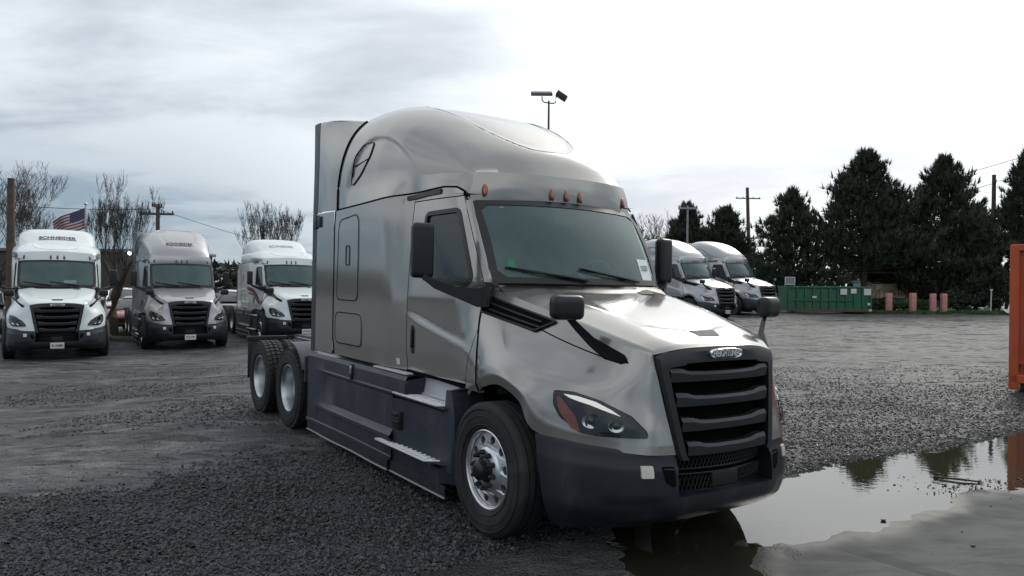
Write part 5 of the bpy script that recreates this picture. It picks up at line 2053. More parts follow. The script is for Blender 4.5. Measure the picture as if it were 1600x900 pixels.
def bare_tree(label, x, y, h, spread, trunk_r, fork, seed, group=None, upright=.55, depth=6, lean=0.0, twig_r=.010):
    rs = random.Random(seed)
    root = thing('bare_tree', label, 'tree', (x, y, float(ground_at(np.array([x]), np.array([y]))[0]) - .03), 0, group)
    tr, tw = M(), M()

    def limb(p, d, length, r, lev):
        pts, rad = [p.copy()], [r]
        n_ = 4 if lev < 3 else 3
        q = p.copy()
        for i in range(n_):
            d = (d + Vector((rs.gauss(0, .11), rs.gauss(0, .11), .05 + .05 * upright * lev))).normalized()
            q = q + d * (length / n_)
            pts.append(q.copy())
            rad.append(max(twig_r * .5, r * (1 - .5 * (i + 1) / n_)))
        (tr if lev < 2 else tw).tube(pts, rad, 7 if lev < 1 else (5 if lev < 3 else 3), caps=False)
        if lev >= depth:
            return
        kids = rs.choice((3, 3, 4)) if lev < 3 else rs.choice((2, 2, 3))
        for k in range(kids):
            i = rs.randint(2, n_) if k else n_
            a = rs.uniform(0, 2 * math.pi)
            s = Vector((math.cos(a), math.sin(a), 0)) * spread * rs.uniform(.5, 1.1)
            nd = (d * 1.0 + s + Vector((0, 0, upright * .5))).normalized()
            limb(pts[i], nd, length * rs.uniform(.62, .86), rad[i] * rs.uniform(.6, .78), lev + 1)
        # short spurs along the way
        if lev >= 2:
            for k in range(3):
                i = rs.randint(1, n_)
                a = rs.uniform(0, 2 * math.pi)
                e = pts[i] + (d + Vector((math.cos(a), math.sin(a), rs.uniform(0, .8))) * .8).normalized() * length * rs.uniform(.12, .35)
                tw.tube([pts[i], e], [max(twig_r * .6, rad[i] * .35), twig_r * .4], 3, caps=False)

    tr.tube([(0, 0, 0), (.02, 0, fork * .4), (lean * .5, .01, fork * .8), (lean, 0, fork)], [trunk_r * 1.25, trunk_r, trunk_r * .92, trunk_r * .9], 10)
    for k in range(5):
        a = 2 * math.pi * (k + rs.uniform(-.25, .25)) / 5
        limb(Vector((lean, 0, fork * rs.uniform(.8, 1.0))), Vector((math.cos(a) * spread, math.sin(a) * spread, 1)).normalized(), (h - fork) * .36, trunk_r * .5, 1)
    tr.obj('trunk', 'bark', root, 60, fix=False)
    tw.obj('crown', 'twig', root, None, fix=False)
    return root


def blades(C, D, L, W, jit, per, rs):
    """needles: thin triangles fanned round directions D at centres C"""
    n_ = len(C)
    c = np.repeat(C, per, 0)
    d = np.repeat(D, per, 0) + rs.normal(0, jit, (n_ * per, 3))
    d /= np.linalg.norm(d, axis=1)[:, None] + 1e-9
    s = np.cross(d, rs.normal(size=d.shape))
    s /= np.linalg.norm(s, axis=1)[:, None] + 1e-9
    l_ = (np.repeat(L, per) * rs.uniform(.7, 1.15, n_ * per))[:, None]
    w_ = (np.repeat(W, per) * rs.uniform(.7, 1.3, n_ * per))[:, None]
    a, b, e = c - s * w_, c + s * w_, c + d * l_
    V = np.stack([a, b, e], 1).reshape(-1, 3)
    F = np.arange(len(V)).reshape(-1, 3)
    return V, F


def pine(label, x, y, h, rb, seed, mat='pine_needles', group='dark pines behind the lot', dens=1.0, low=.10, gap=0.0):
    rs = np.random.default_rng(seed)
    root = thing('pine_tree', label, 'tree', (x, y, RISE), 0, group)
    M().tube([(0, 0, -.05), (.05, 0, h * .3), (-.05, .05, h * .65), (0, 0, h * .97)], [h * .022, h * .018, h * .011, h * .003], 9).obj('trunk', 'bark', root, 60)
    lm = M()
    C, D = [], []
    nb = int(150 * dens)
    lob = rs.uniform(0, 6.28, 3)
    for k in range(nb):
        f = low + (1 - low) * ((k + rs.random()) / nb) ** .92
        a = k * 2.39996 + rs.normal(0, .25)
        shape = (1 - f) ** .80 * (.55 + .45 * min(1, (f - low) / .18 + .45))
        r = rb * shape * (1 + .16 * math.sin(3 * a + lob[0]) + .13 * math.sin(7 * f * 3 + lob[1] + a)) * rs.uniform(.62, 1.2) + .10
        if rs.random() < gap:
            continue
        z0 = h * f
        up_ = .15 + .55 * f
        p0 = np.array((0, 0, z0))
        dr = np.array((math.cos(a), math.sin(a), 0))
        p1 = p0 + dr * r * .55 + (0, 0, r * (up_ - .25) * .4)
        p2 = p0 + dr * r + (0, 0, r * up_ * .75)
        lm.tube([p0, p1, p2], [.07 * (1 - f) + .02, .04 * (1 - f) + .012, .008], 4, caps=False)
        # side shoots, each ending in an upturned candle of needles
        m_ = int(8 + r * 8)
        for _ in range(m_):
            t = rs.uniform(.25, 1.05) ** .75
            q = p0 * (1 - t) ** 2 + 2 * p1 * t * (1 - t) + p2 * t * t
            side = np.cross(dr, (0, 0, 1)) * rs.normal(0, .20 * r * (.4 + t * .6))
            q = q + side + rs.normal(0, .08, 3) + (0, 0, rs.normal(.04, .10))
            C.append(q)
            D.append(dr * .55 + (0, 0, .75) + side * .4 / (abs(r) + .2))
    for k in range(14):
        C.append((rs.normal(0, .08), rs.normal(0, .08), h * rs.uniform(.93, 1.0)))
        D.append((rs.normal(0, .3), rs.normal(0, .3), 1.0))
    C, D = np.array(C), np.array(D)
    V1, F1 = blades(C, D, np.full(len(C), .36), np.full(len(C), .028), .42, 11, rs)
    # candle tips stand clear of the tuft
    V2, F2 = blades(C, D * .6 + (0, 0, .5), np.full(len(C), .50), np.full(len(C), .040), .10, 4, rs)
    lm.obj('limbs', 'bark', root, None, fix=False)
    tri_mesh('crown', np.concatenate([V1, V2]), np.concatenate([F1, F2 + len(V1)]), mat, root)
    return root


def leafy(name, label, cat, x, y, size, nleaf, leaf, mat, seed, group=None, stems=5, z=0.0):
    rs = np.random.default_rng(seed)
    root = thing(name, label, cat, (x, y, z + RISE), 0, group)
    s = M()
    for k in range(stems):
        a = rs.uniform(0, 6.28)
        q = np.array((math.cos(a) * size[0] * .35, math.sin(a) * size[1] * .35, size[2] * rs.uniform(.5, .85)))
        s.tube([(q[0] * .15, q[1] * .15, 0), q * (.5, .5, .55), q], [.05, .035, .012], 5, caps=False)
    s.obj('stems', 'bark', root, None, fix=False)
    cl = rs.uniform(-1, 1, (int(28 + nleaf / 60), 3))
    cl = cl[np.linalg.norm(cl, axis=1) < 1]
    cc = cl[rs.integers(0, len(cl), nleaf)] * .85 + rs.normal(0, .17, (nleaf, 3))
    C = cc * np.array(size) * (.5, .5, .5) + (0, 0, size[2] * .55)
    C[:, 2] = np.abs(C[:, 2])
    V, F = blades(C, rs.normal(size=C.shape), np.full(nleaf, leaf), np.full(nleaf, leaf * .3), .3, 2, rs)
    tri_mesh('crown', V, F, mat, root)
    return root


# trees behind the parked trucks
bare_tree('bare upright tree with a stout trunk between the white and the silver truck', -14.75, 28.0, 5.0, .62, .19, 1.9, 5, 'leafless trees', .75, 7, .25, .0085)
bare_tree('tangled leafless tree rising at the left edge behind the brown pole', -20.6, 29.5, 5.8, .80, .22, 1.6, 9, 'leafless trees', .30, 8, 0, .0085)
bare_tree('leafless tree with budded twigs behind the white truck with maroon stripes', -11.3, 36.0, 5.1, .62, .18, 1.7, 14, 'leafless trees', .65, 7, 0, .010)
bare_tree('wide leafless tree just right of the near truck windscreen, far back', 10.6, 58.0, 6.4, .95, .28, 1.5, 21, 'leafless trees', .22, 7, 0, .017)

PX = 'dark pines behind the lot'
pine('slim dark pine left of the pair behind the right-hand tractors', 12.89, 56.16, 7.05, 3.0, 3, group=PX)
pine('short rounded pine right of the pale lamp post, lower on its right', 15.55, 55.44, 6.75, 3.1, 4, group=PX)
pine('ragged see-through pine standing behind the green dumpster', 17.42, 47.52, 7.1, 3.15, 5, group=PX, dens=.85, low=.06, gap=.12)
pine('tallest and broadest of the dark pines, behind the right end of the dumpster', 21.31, 46.08, 9.25, 4.4, 6, group=PX, dens=1.25, low=.24)
pine('second tallest pine, dense and dark, behind the pink posts', 26.35, 46.44, 9.05, 3.9, 7, group=PX, dens=1.2, low=.07)
pine('pine cut off by the right edge of the picture, above the olive tree', 32.54, 47.88, 9.9, 2.7, 8, group=PX, low=.30)
pine('olive tinged evergreen beside the orange container', 31.97, 45.36, 7.43, 2.6, 10, 'pine_needles_olive', group=PX, dens=1.1, low=.04)
pine('low dark pine filling the gap between the two tallest pines', 24.05, 48.6, 6.99, 2.59, 11, group=PX, low=.22)
pine('narrow dark pine between the dense pine and the olive evergreen', 29.23, 47.88, 6.27, 2.16, 12, group=PX, low=.04)

SG = 'bushes under the pines'
leafy('bush', 'dark brush below the pine right of the dumpster', 'bush', 20.74, 42.84, (2.0, 1.2, .8), 900, 0.16, 'shrub_leaves', 1, SG)
leafy('bush', 'dark thicket behind the rightmost pink post', 'bush', 25.63, 43.56, (2.6, 1.3, 1.2), 1600, 0.17, 'shrub_leaves', 2, SG)
leafy('bush', 'dark hedge behind the white stake', 'bush', 28.22, 43.56, (2.88, 1.58, 2.45), 2400, 0.17, 'shrub_leaves', 3, SG)
leafy('bush', 'dark bush by the edge of the orange container', 'bush', 30.53, 43.2, (2.45, 1.58, 2.59), 2000, 0.17, 'shrub_leaves', 4, SG)
leafy('bush', 'bright green grassy mound behind the pink posts', 'bush', 22.75, 42.62, (3.17, 1.15, 0.72), 2600, 0.12, 'grass_blade', 5, None, 2)

# grass strips
def grass(name, boxes, nper, mat='grass_blade', hgt=.22):
    rs = np.random.default_rng(77)
    Cs = []
    for x0, x1, y0, y1 in boxes:
        k = int(nper * (x1 - x0) * (y1 - y0))
        c = np.stack([rs.uniform(x0, x1, k), rs.uniform(y0, y1, k), np.zeros(k)], -1)
        keep = fbm(c[:, 0], c[:, 1], .8, 3) > .38 + .25 * rs.random(k) * (np.minimum(c[:, 1] - y0, y1 - c[:, 1]) < .35)
        c = c[keep]
        c[:, 2] = ground_at(c[:, 0], c[:, 1])
        Cs.append(c)
    C = np.concatenate(Cs)
    V, F = blades(C, np.tile((0, 0, 1.0), (len(C), 1)), np.full(len(C), hgt), np.full(len(C), .022), .45, 3, rs)
    return tag(tri_mesh(name, V, F, mat), kind='stuff')


grass('grass', [(18.0, 34, 40.0, 43.6)], 110, hgt=.20)
grass('verge_grass', [(-18.5, -12.2, 26.05, 28.8)], 90, hgt=.16)

# kerb before the parked cars
k = M()
k.rbox((-15.2, 25.9, -.14), (6.6, .22, .18), .02)
tag(k.obj('kerb', 'kerb_concrete'), kind='structure')

# ------------------------------------------------------------------ poles, wires, lamps
def pole(label, x, y, h, r, arms, mat='wood_pole', lean=(0, 0), extra=None, group='poles round the lot', name='utility_pole'):
    root = thing(name, label, 'pole', (x, y, float(ground_at(np.array([x]), np.array([y]))[0])), 0, group)
    M().tube([(0, 0, -.1), (lean[0] * .5, lean[1] * .5, h * .5), (lean[0], lean[1], h)], [r * 1.15, r, r * .8], 10).obj('post', mat, root, 60)
    for z, w, ang in arms:
        rot = Matrix.Rotation(ang, 3, 'Z')
        c = (lean[0] * z / h, lean[1] * z / h - r * .9, z)
        arm = M().rbox(c, (w, .10, .13), .01, 1, rot).obj('crossarm', mat, root)
        for t in (-.46, -.2, .2, .46):
            o = rot @ Vector((w * t, 0, 0))
            M().lathe([(.001, 0), (.05, .0), (.05, .05), (.03, .08), (.045, .12), (.001, .15)], (c[0] + o.x, c[1] + o.y, z + .065), 8, 'z').obj('insulator', 'dark_steel', arm)
    if extra:
        extra(root)
    return root


pole('dark wooden pole standing against the tangled tree at the left edge', -16.5, 25.0, 5.4, .13, [])
def transformer(root):
    M().lathe([(.001, 0), (.22, 0), (.22, .75), (.001, .8)], (.32, 0, 7.6), 12, 'z').obj('transformer', 'dark_steel', root)
pole('wooden pole with a wide crossarm and transformer above the bare tree', -21.0, 45.0, 6.6, .13, [(6.0, 1.9, R(8)), (6.45, .9, R(80))])
pole('tall leaning pole with two crossarms against the white sky', 28.2, 90.0, 13.0, .22, [(11.7, 3.0, R(5)), (7.0, 2.6, R(-10))], 'wood_pole', (-.45, 0))
pole('pale post with a short arm in front of the twin pines', 11.6, 50.4, 6.7, .075, [(6.5, 1.3, R(4))], 'grey_steel')
pole('wooden pole beside the olive evergreen at the right', 31.0, 49.0, 8.7, .15, [(8.2, 1.0, R(60))])

lp = thing('light_pole', 'dark floodlight pole with two angled lamp heads rising behind the truck roof', 'light', (1.85, 40.0, 0))
M().tube([(0, 0, -.05), (0, 0, 6), (0, 0, 11.5)], [.09, .07, .05], 10).obj('post', 'dark_steel', lp, 60)
M().tube([(-.36, 0, 11.72), (-.35, 0, 11.52), (-.24, 0, 11.42), (0, 0, 11.38), (.25, 0, 11.36), (.36, 0, 11.42), (.38, 0, 11.72)], .032, 8).obj('bracket', 'dark_steel', lp)
for c, s, rot in (((-.38, -.05, 11.86), (1.12, .5, .16), Matrix.Rotation(R(24), 3, 'X')), ((.66, -.05, 11.74), (.60, .55, .24), Matrix.Rotation(R(33), 3, 'Y'))):
    h = M().rbox(c, s, .02, 1, rot).obj('lamp_head', 'dark_steel', lp)
    M().rbox(Vector(c) + rot @ Vector((0, -.26, -.0)), (s[0] * .9, .02, s[2] * .55), .004, 1, rot).obj('lamp_glass', 'grey_steel', h)

fp = thing('flagpole', 'thin pale flagpole behind the white truck at the left', 'flagpole', (-16.85, 30.0, 0))
M().tube([(0, 0, 0), (0, 0, 4.85)], [.045, .035], 8).obj('post', 'board_white', fp)
M().ball((0, 0, 4.88), (.06, .06, .06), 10, 6).obj('finial', 'dull_alloy', fp)
fl = thing('flag', 'striped flag with a dark blue starred corner blowing left from its pole', 'flag', (-16.90, 30.0, 4.72))
def fp_(a, b):
    """a along the fly 0..1, b down the hoist 0..1"""
    return (-1.32 * a + .10 * a * b, .12 * math.sin(a * 8 + b), -.80 * b * (1 - .1 * a) - .55 * a ** 1.15 + .02 * math.sin(a * 9 + 2 * b))
for k in range(13):
    a0 = .42 if k < 7 else 0
    s = M()
    for o in (0, .008):
        s.grid(np.array([[tuple(np.array(fp_(a, b)) + (0, o, 0)) for b in (k / 13, (k + 1) / 13)] for a in np.linspace(a0, 1, 14)]), flip=o > 0)
    s.obj('stripe', 'flag_red' if k % 2 == 0 else 'flag_white', fl, 60, fix=False)
s = M()
for o in (0, .008):
    s.grid(np.array([[tuple(np.array(fp_(a, b)) + (0, o, 0)) for b in np.linspace(0, 7 / 13, 6)] for a in np.linspace(0, .42, 9)]), flip=o > 0)
canton = s.obj('canton', 'flag_navy', fl, 60, fix=False)
s = M()
for i in range(9):
    for j in range(6 if i % 2 == 0 else 5):
        a, b = .42 * (j + (.5 if i % 2 == 0 else 1)) / 6, 7 / 13 * (i + .6) / 9.2
        p = np.array(fp_(a, b)) + (0, -.006, 0)
        q = []
        for t in range(10):
            rr_ = .020 if t % 2 == 0 else .008
            q.append((p[0] + rr_ * math.sin(t * math.pi / 5), p[1], p[2] + rr_ * math.cos(t * math.pi / 5)))
        s.add(q, [tuple(range(10))])
tag(s.obj('star', 'flag_white', canton, None, fix=False), kind='stuff')


def wire(label, a, b, sag, r=.022):
    p = [tuple(np.array(a) * (1 - t) + np.array(b) * t - np.array((0, 0, sag * 4 * t * (1 - t)))) for t in np.linspace(0, 1, 15)]
    w = M().tube(p, r, 4).obj('overhead_wire', 'wire')
    tag(w, label, 'wire', 'overhead wires')


wire('highest overhead wire, running up to the right edge beside the right-hand pines', (16, 79, 6.5), (43, 45, 14.0), 1.2, .018)
wire('overhead wire passing between the two big pines to the wooden pole', (27.0, 90, 7.5), (31.0, 49, 8.6), .6, .018)
wire('lowest overhead wire from the leaning pole toward the twin pines', (28.0, 90, 7.0), (18.0, 110, 6.0), .8, .02)
wire('overhead wire rising past the wooden pole to the right edge', (31.0, 49, 8.7), (43.2, 47.5, 12.0), .3, .016)
wire('overhead wire from the crossarm pole down toward the far trees', (-21.0, 45, 6.1), (-14, 90, 4.4), .9, .016)
wire('overhead wire left of the crossarm pole above the flag', (-21.4, 45, 6.1), (-60, 70, 11.5), 1.0, .02)

# ------------------------------------------------------------------ buildings
b = thing('warehouse', 'long dark brown building behind the bare tree and the parked cars', 'building', (-32.2, 47.0, -.2))
M().rbox((0, 4, 1.9), (21, 8, 3.8), .02, 1).obj('wall', 'building_brown', b)
M().rbox((0, 4, 3.9), (21.4, 8.4, .2), .03, 1).obj('roof', 'building_trim', b)
for k in range(7):
    M().rbox((-9 + 3 * k, -.012, 1.9), (.12, .05, 3.7), .008, 1).obj('pilaster', 'building_trim', b)
for k in range(3):
    d = M().rbox((-6.5 + 6 * k, -.02, 1.35), (2.4, .06, 2.6), .01, 1).obj('roller_door', 'grey_steel' if k != 1 else 'building_trim', b)
    for j in range(6):
        M().rbox((-6.5 + 6 * k, -.055, .3 + .42 * j), (2.36, .02, .03), .004, 1).obj('door_slat', 'dark_steel', d)
lamp = thing('wall_lamp', 'bright lit lamp on the brown building seen through the bare tree', 'lamp', (-23.55, 46.8, 3.56))
M().rbox((0, .1, 0), (.25, .2, .2), .02).obj('lamp_body', 'dark_steel', lamp)
M().ball((0, -.08, -.04), (.11, .08, .10), 12, 8).obj('lamp_glass', 'lit_lamp', lamp)

b = thing('warehouse', 'blue building seen under the branches behind the tan wall', 'building', (29.7, 54.7, RISE))
b.scale = (.72, .72, .72)
M().rbox((0, 3, 1.55), (6.4, 5, 3.1), .02, 1).obj('wall', 'building_blue', b)
M().rbox((0, 3, 3.2), (6.6, 5.2, .2), .02, 1).obj('roof', 'building_trim', b)
M().rbox((-1.1, .48, 2.2), (.8, .06, .9), .02, 1).obj('window', 'board_white', b)
b = thing('shed', 'small light blue shed left of the white pipes', 'shed', (25.4, 53.6, RISE))
b.scale = (.72, .72, .72)
M().rbox((0, 1, 1.2), (1.9, 2, 2.4), .02, 1).obj('wall', 'building_teal', b)
M().rbox((0, 1, 2.46), (2.1, 2.2, .12), .02, 1).obj('roof', 'building_trim', b)
M().rbox((.35, -.02, 1.0), (.8, .05, 1.9), .01, 1).obj('door', 'grey_steel', b)

# painted low wall: panels
w = thing('painted_wall', 'low wall of tan and orange painted panels behind the pink posts', 'wall', (24.2, 47.0, RISE))
w.scale = (.72, .72, .72)
x = -3.4
for k, (wd, mt) in enumerate(((1.0, 'panel_tan'), (.7, 'panel_cream'), (1.1, 'panel_tan'), (.8, 'panel_cream'), (.7, 'panel_orange'), (.6, 'panel_tan'), (1.2, 'panel_orange'), (.7, 'panel_cream'))):
    p = M().rbox((x + wd / 2, 0, 1.62), (wd - .03, .14, 1.2), .015, 1).obj('panel', mt, w)
    rs = random.Random(k)
    for j in range(3):
        M().rbox((x + wd * (.2 + .3 * j), -.08, 1.55 + rs.uniform(-.2, .25)), (.09, .02, rs.uniform(.4, .8)), .004, 1, Matrix.Rotation(rs.uniform(-.6, .6), 3, 'Y')).obj('paint_stroke', rs.choice(('print_grey', 'panel_orange', 'rust_steel')), p)
    x += wd
M().rbox((0, 0, .92), (7.0, .2, .14), .02, 1).obj('base_rail', 'rust_steel', w)
for k in range(5):
    M().rbox((-3.2 + 1.6 * k, 0, .43), (.14, .14, .86), .01, 1).obj('leg', 'rust_steel', w)
f = thing('pipe_rail', 'white pipe rail behind the dumpster and the painted wall', 'railing', (23.0, 49.7, RISE))
f.scale = (.72, .72, .72)
for k in range(11):
    M().tube([(-9 + 1.9 * k, 0, 0), (-9 + 1.9 * k, 0, 2.35)], .035, 6).obj('post', 'board_white', f)
for z in (1.25, 2.35):
    M().tube([(-9, 0, z), (10, 0, z)], .035, 6).obj('rail', 'board_white', f)
f = thing('steel_gate', 'small white braced frame above the painted wall', 'frame', (25.7, 48.8, RISE))
f.scale = (.72, .72, .72)
for x0 in (-.7, .55, .75):
    M().tube([(x0, 0, 0), (x0, 0, 2.6 + (.7 if x0 > .5 else 0))], .045, 6).obj('post', 'board_white', f)
M().tube([(-.7, 0, 1.7), (.75, 0, 2.3)], .045, 6).obj('brace', 'board_white', f)
f = thing('sign_frame', 'small white framed board above the left end of the dumpster', 'sign', (15.8, 43.2, RISE))
f.scale = (.72, .72, .72)
M().rbox((0, 0, 2.38), (.62, .04, .5), .01, 1).obj('board', 'print_grey', f)
for a, s in (((0, -.01, 2.66), (.80, .06, .07)), ((0, -.01, 2.10), (.80, .06, .07)), ((-.37, -.01, 2.38), (.07, .06, .5)), ((.37, -.01, 2.38), (.07, .06, .5))):
    M().rbox(a, s, .01, 1).obj('frame_bar', 'board_white', f)
for x0 in (-.37, .37):
    M().tube([(x0, .05, 0), (x0, .05, 2.1)], .03, 6).obj('post', 'board_white', f)

# ------------------------------------------------------------------ dumpster
d = thing('dumpster', 'long dark green roll-off dumpster beside the pines', 'dumpster', (16.55, 39.6, .52), R(-4))
d.scale = (.72, .72, .72)
L_, H_, W_ = 6.0, 1.82, 2.4
sh_ = M()
sh_.box((0, 0, H_ / 2 + .1), (L_ - .12, .06, H_ - .16))
sh_.box((0, W_, H_ / 2 + .1), (L_ - .12, .06, H_ - .16))
sh_.box((-L_ / 2 + .05, W_ / 2, H_ / 2 + .1), (.06, W_ - .08, H_ - .16))
sh_.box((L_ / 2 - .05, W_ / 2, H_ / 2 + .1), (.06, W_ - .08, H_ - .16))
sh_.box((0, W_ / 2, .13), (L_ - .14, W_ - .08, .08))
sh_.obj('body', 'dumpster_green', d)
for k in range(11):
    M().rbox((-L_ / 2 + .12 + (L_ - .24) * k / 10, -.08, H_ / 2 + .06), (.11, .12, H_ - .14), .015, 1).obj('rib', 'dumpster_green', d)
M().rbox((0, -.07, H_), (L_, .16, .13), .02, 1).rbox((0, W_ + .05, H_), (L_, .16, .13), .02, 1).obj('top_rail', 'dumpster_green', d)
M().rbox((-.6, -.12, .86), (L_ - 1.6, .06, .08), .01, 1).obj('mid_rail', 'dumpster_green', d)
M().rbox((0, -.05, .13), (L_, .2, .2), .02, 1).obj('base_rail', 'rust_steel', d)
for x0 in (-2.6, 2.6):
    M().lathe([(.001, -.05), (.13, -.05), (.13, .05), (.001, .05)], (x0, .05, .0), 14).obj('roller', 'rust_steel', d)
for x0, z0, w_, h_ in ((.95, 1.50, .46, .42), (1.65, 1.55, .40, .34), (2.62, 1.50, .5, .46), (-1.1, 1.10, .3, .14), (2.72, .62, .2, .16), (2.82, .18, .18, .14)):
    M().rbox((x0, -.155, z0), (w_, .012, h_), .003, 1).obj('notice', 'plate_white', d)

# pink posts, stake, board
for x0, y0, lab, hh in ((20.6, 41.5, 'leftmost of the four pink posts', 1.08), (21.75, 41.2, 'chipped pink post, second from the dumpster', 1.10), (23.0, 41.5, 'third pink post from the dumpster, in front of the thicket', 1.08), (23.65, 41.6, 'rightmost pink post, close to its neighbour', 1.08)):
    q = thing('bollard', lab, 'bollard', (x0, y0, RISE), R(rng.uniform(-6, 6)), 'pink posts along the grass')
    M().rbox((0, 0, hh / 2), (.27, .27, hh), .03, 2).obj('post', 'bollard_pink', q)
    M().rbox((0, 0, .06), (.32, .32, .10), .02, 1).obj('footing', 'kerb_concrete', q)
q = thing('stake', 'thin white marker stake with a cap in front of the dark hedge', 'stake', (26.1, 41.4, RISE))
M().tube([(0, 0, 0), (.03, 0, 1.75)], [.045, .04], 6).obj('post', 'board_white', q)
M().rbox((.03, 0, 1.8), (.14, .14, .14), .02).obj('cap', 'board_white', q)
q.scale = (.72, .72, .72)
M_ = M().rbox((26.75, 40.6, RISE + .12), (.95, .45, .03), .01, 1, Matrix.Rotation(R(28), 3, 'X') @ Matrix.Rotation(R(12), 3, 'Y')).obj('board', 'board_white')
tag(M_, 'white board lying tilted on the grass by the container', 'board')

# ------------------------------------------------------------------ orange container
c = thing('container', 'tall orange metal container cut off by the right edge', 'container', (9.08, 13.85, 0), R(-37))
CW, CH = 5.0, 2.62
M().box((CW / 2, 1.2, CH / 2 + .06), (CW - .12, 2.3, CH - .2)).obj('body', 'orange_paint', c)
for x0 in (.07, CW - .07):
    M().rbox((x0, .02, CH / 2 + .05), (.15, .15, CH), .02, 1).obj('corner_post', 'orange_paint', c)
M().rbox((CW / 2, .02, CH), (CW, .14, .13), .02, 1).obj('top_rail', 'orange_paint', c)
M().rbox((CW / 2, .02, .24), (CW, .15, .16), .02, 1).obj('bottom_rail', 'orange_paint', c)
for k in range(16):
    M().rbox((.32 + .29 * k, .03, CH / 2 + .08), (.12, .07, CH - .42), .02, 1).obj('corrugation', 'orange_paint', c)
M().rbox((CW / 2, .4, .08), (CW - .3, .3, .16), .02, 1).obj('skid', 'rust_steel', c)
t = text_mesh('TO', .17, .001, 1.0, .003, 1.0)
t.v = [(.235 + x, -.012 - z, .44 + y) for x, y, z in t.v]
t.v = [(x, y - .0, z) for x, y, z in t.v]
t.obj('lettering', 'print_black', c, None, fix=False)

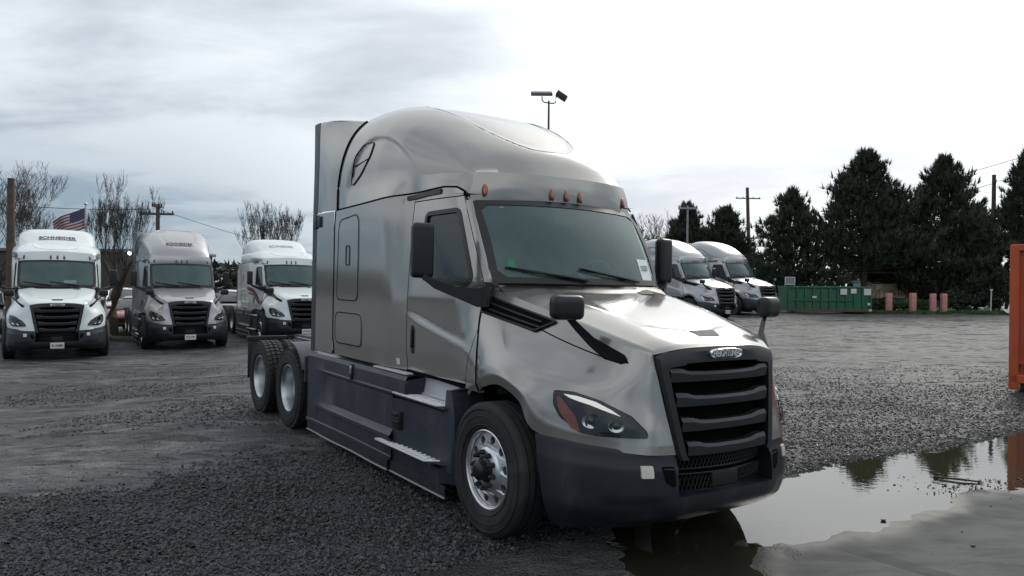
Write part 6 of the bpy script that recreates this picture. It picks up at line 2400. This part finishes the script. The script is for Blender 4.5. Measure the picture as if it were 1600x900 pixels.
# ------------------------------------------------------------------ parked cars
def make_car(label, paint, x, y, rz, suv=False, name='parked_car', cat='car'):
    r = thing(name, label, cat, (x, y, float(ground_at(np.array([x]), np.array([y]))[0])), rz, 'cars parked behind the trucks')
    h = .22 if suv else 0
    # X forward; sections: (x, half width, sill z, belt z)
    secs = [(2.16, .55, .38, .58), (2.08, .72, .28, .68), (1.7, .84, .24, .80), (1.0, .88, .22, .90), (.2, .89, .22, .95), (-.8, .89, .22, .97), (-1.6, .86, .24, .98), (-2.05, .76, .30, .94), (-2.2, .62, .42, .80)]
    rows = []
    for X, w, z0, z1 in secs:
        z1 += h * .8
        half = [(0, z1 + .03), (w * .6, z1 + .02), (w * .92, z1 - .05), (w, (z0 + z1) / 2 + .08), (w * .97, z0 + .12), (w * .88, z0)]
        full = [(-y_, z_) for y_, z_ in half[::-1]] + half[1:]
        rows.append([(X, y_, z_) for y_, z_ in full])
    P = np.array(rows)
    b = M().grid(P)
    for e in (0, -1):
        b.add(P[e], [tuple(range(P.shape[1]))])
    body = b.obj('body', paint, r, 50)
    # glasshouse
    gs = [(1.0, .74, .93), (.35, .70, 1.34), (-.1, .68, 1.42), (-.9, .67, 1.41), (-1.35, .68, 1.28), (-1.85, .72, .98)]
    rows = []
    for X, w, z in gs:
        z += h * 1.1
        zb = .92 + h * .8
        rows.append([(X, -w - .07, zb), (X, -w, zb + (z - zb) * .85), (X, -w * .8, z), (X, 0, z + .03), (X, w * .8, z), (X, w, zb + (z - zb) * .85), (X, w + .07, zb)])
    M().grid(np.array(rows)).obj('glasshouse', 'car_glass', r, 50)
    rows = []
    for X, w, z in gs[1:5]:
        z += h * 1.1
        rows.append([(X, -w * .86, z - .03), (X, -w * .78, z + .012), (X, 0, z + .042), (X, w * .78, z + .012), (X, w * .86, z - .03)])
    M().grid(np.array(rows)).obj('roof', paint, r, 50)
    for s_ in (1, -1):
        for X0, X1 in ((1.0, .35), (-.55, -.55), (-1.35, -1.85)):
            z0, z1 = .94 + h * .8, 1.36 + h * 1.1
            M().tube([(X0, .80 * s_ if X0 != 1 else .78 * s_, z0), ((X0 + X1) / 2 if X0 == X1 else X1 if X0 > 0 else X0, .68 * s_, z1 - .04)] if X0 != -1.35 else [(-1.85, .78 * s_, z0), (-1.35, .68 * s_, z1 - .08)], .035, 5).obj('pillar', paint, r)
        M().rbox((2.03, .60 * s_, .66 + h * .6), (.16, .30, .13), .03).obj('headlight', 'lamp_chrome', r)
        M().rbox((-2.12, .60 * s_, .80 + h * .6), (.12, .26, .16), .03).obj('tail_light', 'red_lens', r)
        M().rbox((.72, .96 * s_, 1.0 + h * .8), (.12, .2, .13), .03).obj('wing_mirror', paint, r)
        for X in (1.35, -1.35):
            w = bpy.data.objects.new('wheel', None)
            COL.objects.link(w)
            w.parent = r
            w.location = (X, .80 * s_, .33)
            M().lathe([(.20, -.09), (.33, -.08), (.335, 0), (.33, .08), (.20, .09)], (0, 0, 0), 24).obj('tyre', 'rubber', w)
            M().lathe([(.001, -.06), (.20, -.075), (.21, 0), (.20, .075), (.001, .06)], (0, 0, 0), 20).obj('rim', 'dull_alloy', w)
    M().rbox((2.15, 0, .56 + h * .5), (.06, .8, .18), .02).obj('grille', 'black_plastic', r)
    M().rbox((2.16, 0, .36), (.06, 1.3, .12), .02).obj('lower_grille', 'black_plastic', r)
    return r


make_car('white sedan parked behind the bare tree trunk', 'car_white', -19.4, 38.0, R(-62), True)
make_car('dark red car showing between the tree trunk and the silver truck', 'car_red', -15.3, 31.2, R(-75))
make_car('dark car at the left edge, half out of view behind the first white truck', 'car_dark', -19.6, 28.0, R(-60), True)
make_car('white car in the gap between the silver truck and the striped truck', 'car_white', -12.7, 34.0, R(-70), True)
make_car('distant white car under the pines near the white stake', 'car_white', 31.4, 51.8, R(200), True)

# far belt of trees and hedges round the yard, one soft mass
rs = np.random.default_rng(5)
k_ = 9000
ang = rs.uniform(-1.25, 1.25, k_)
rad = 150 + 12 * rs.random(k_)
top = 3.2 + 3.2 * fbm(ang * 9 + 40, rad * 0 + 3, 1.0, 19)
C = np.stack([rad * np.sin(ang), rad * np.cos(ang), top * rs.random(k_) ** .8], -1)
V, F = blades(C, rs.normal(size=C.shape) + (0, 0, .5), np.full(k_, 1.7), np.full(k_, .55), .4, 2, rs)
tag(tri_mesh('far_trees', V, F, 'shrub_leaves'), kind='stuff')
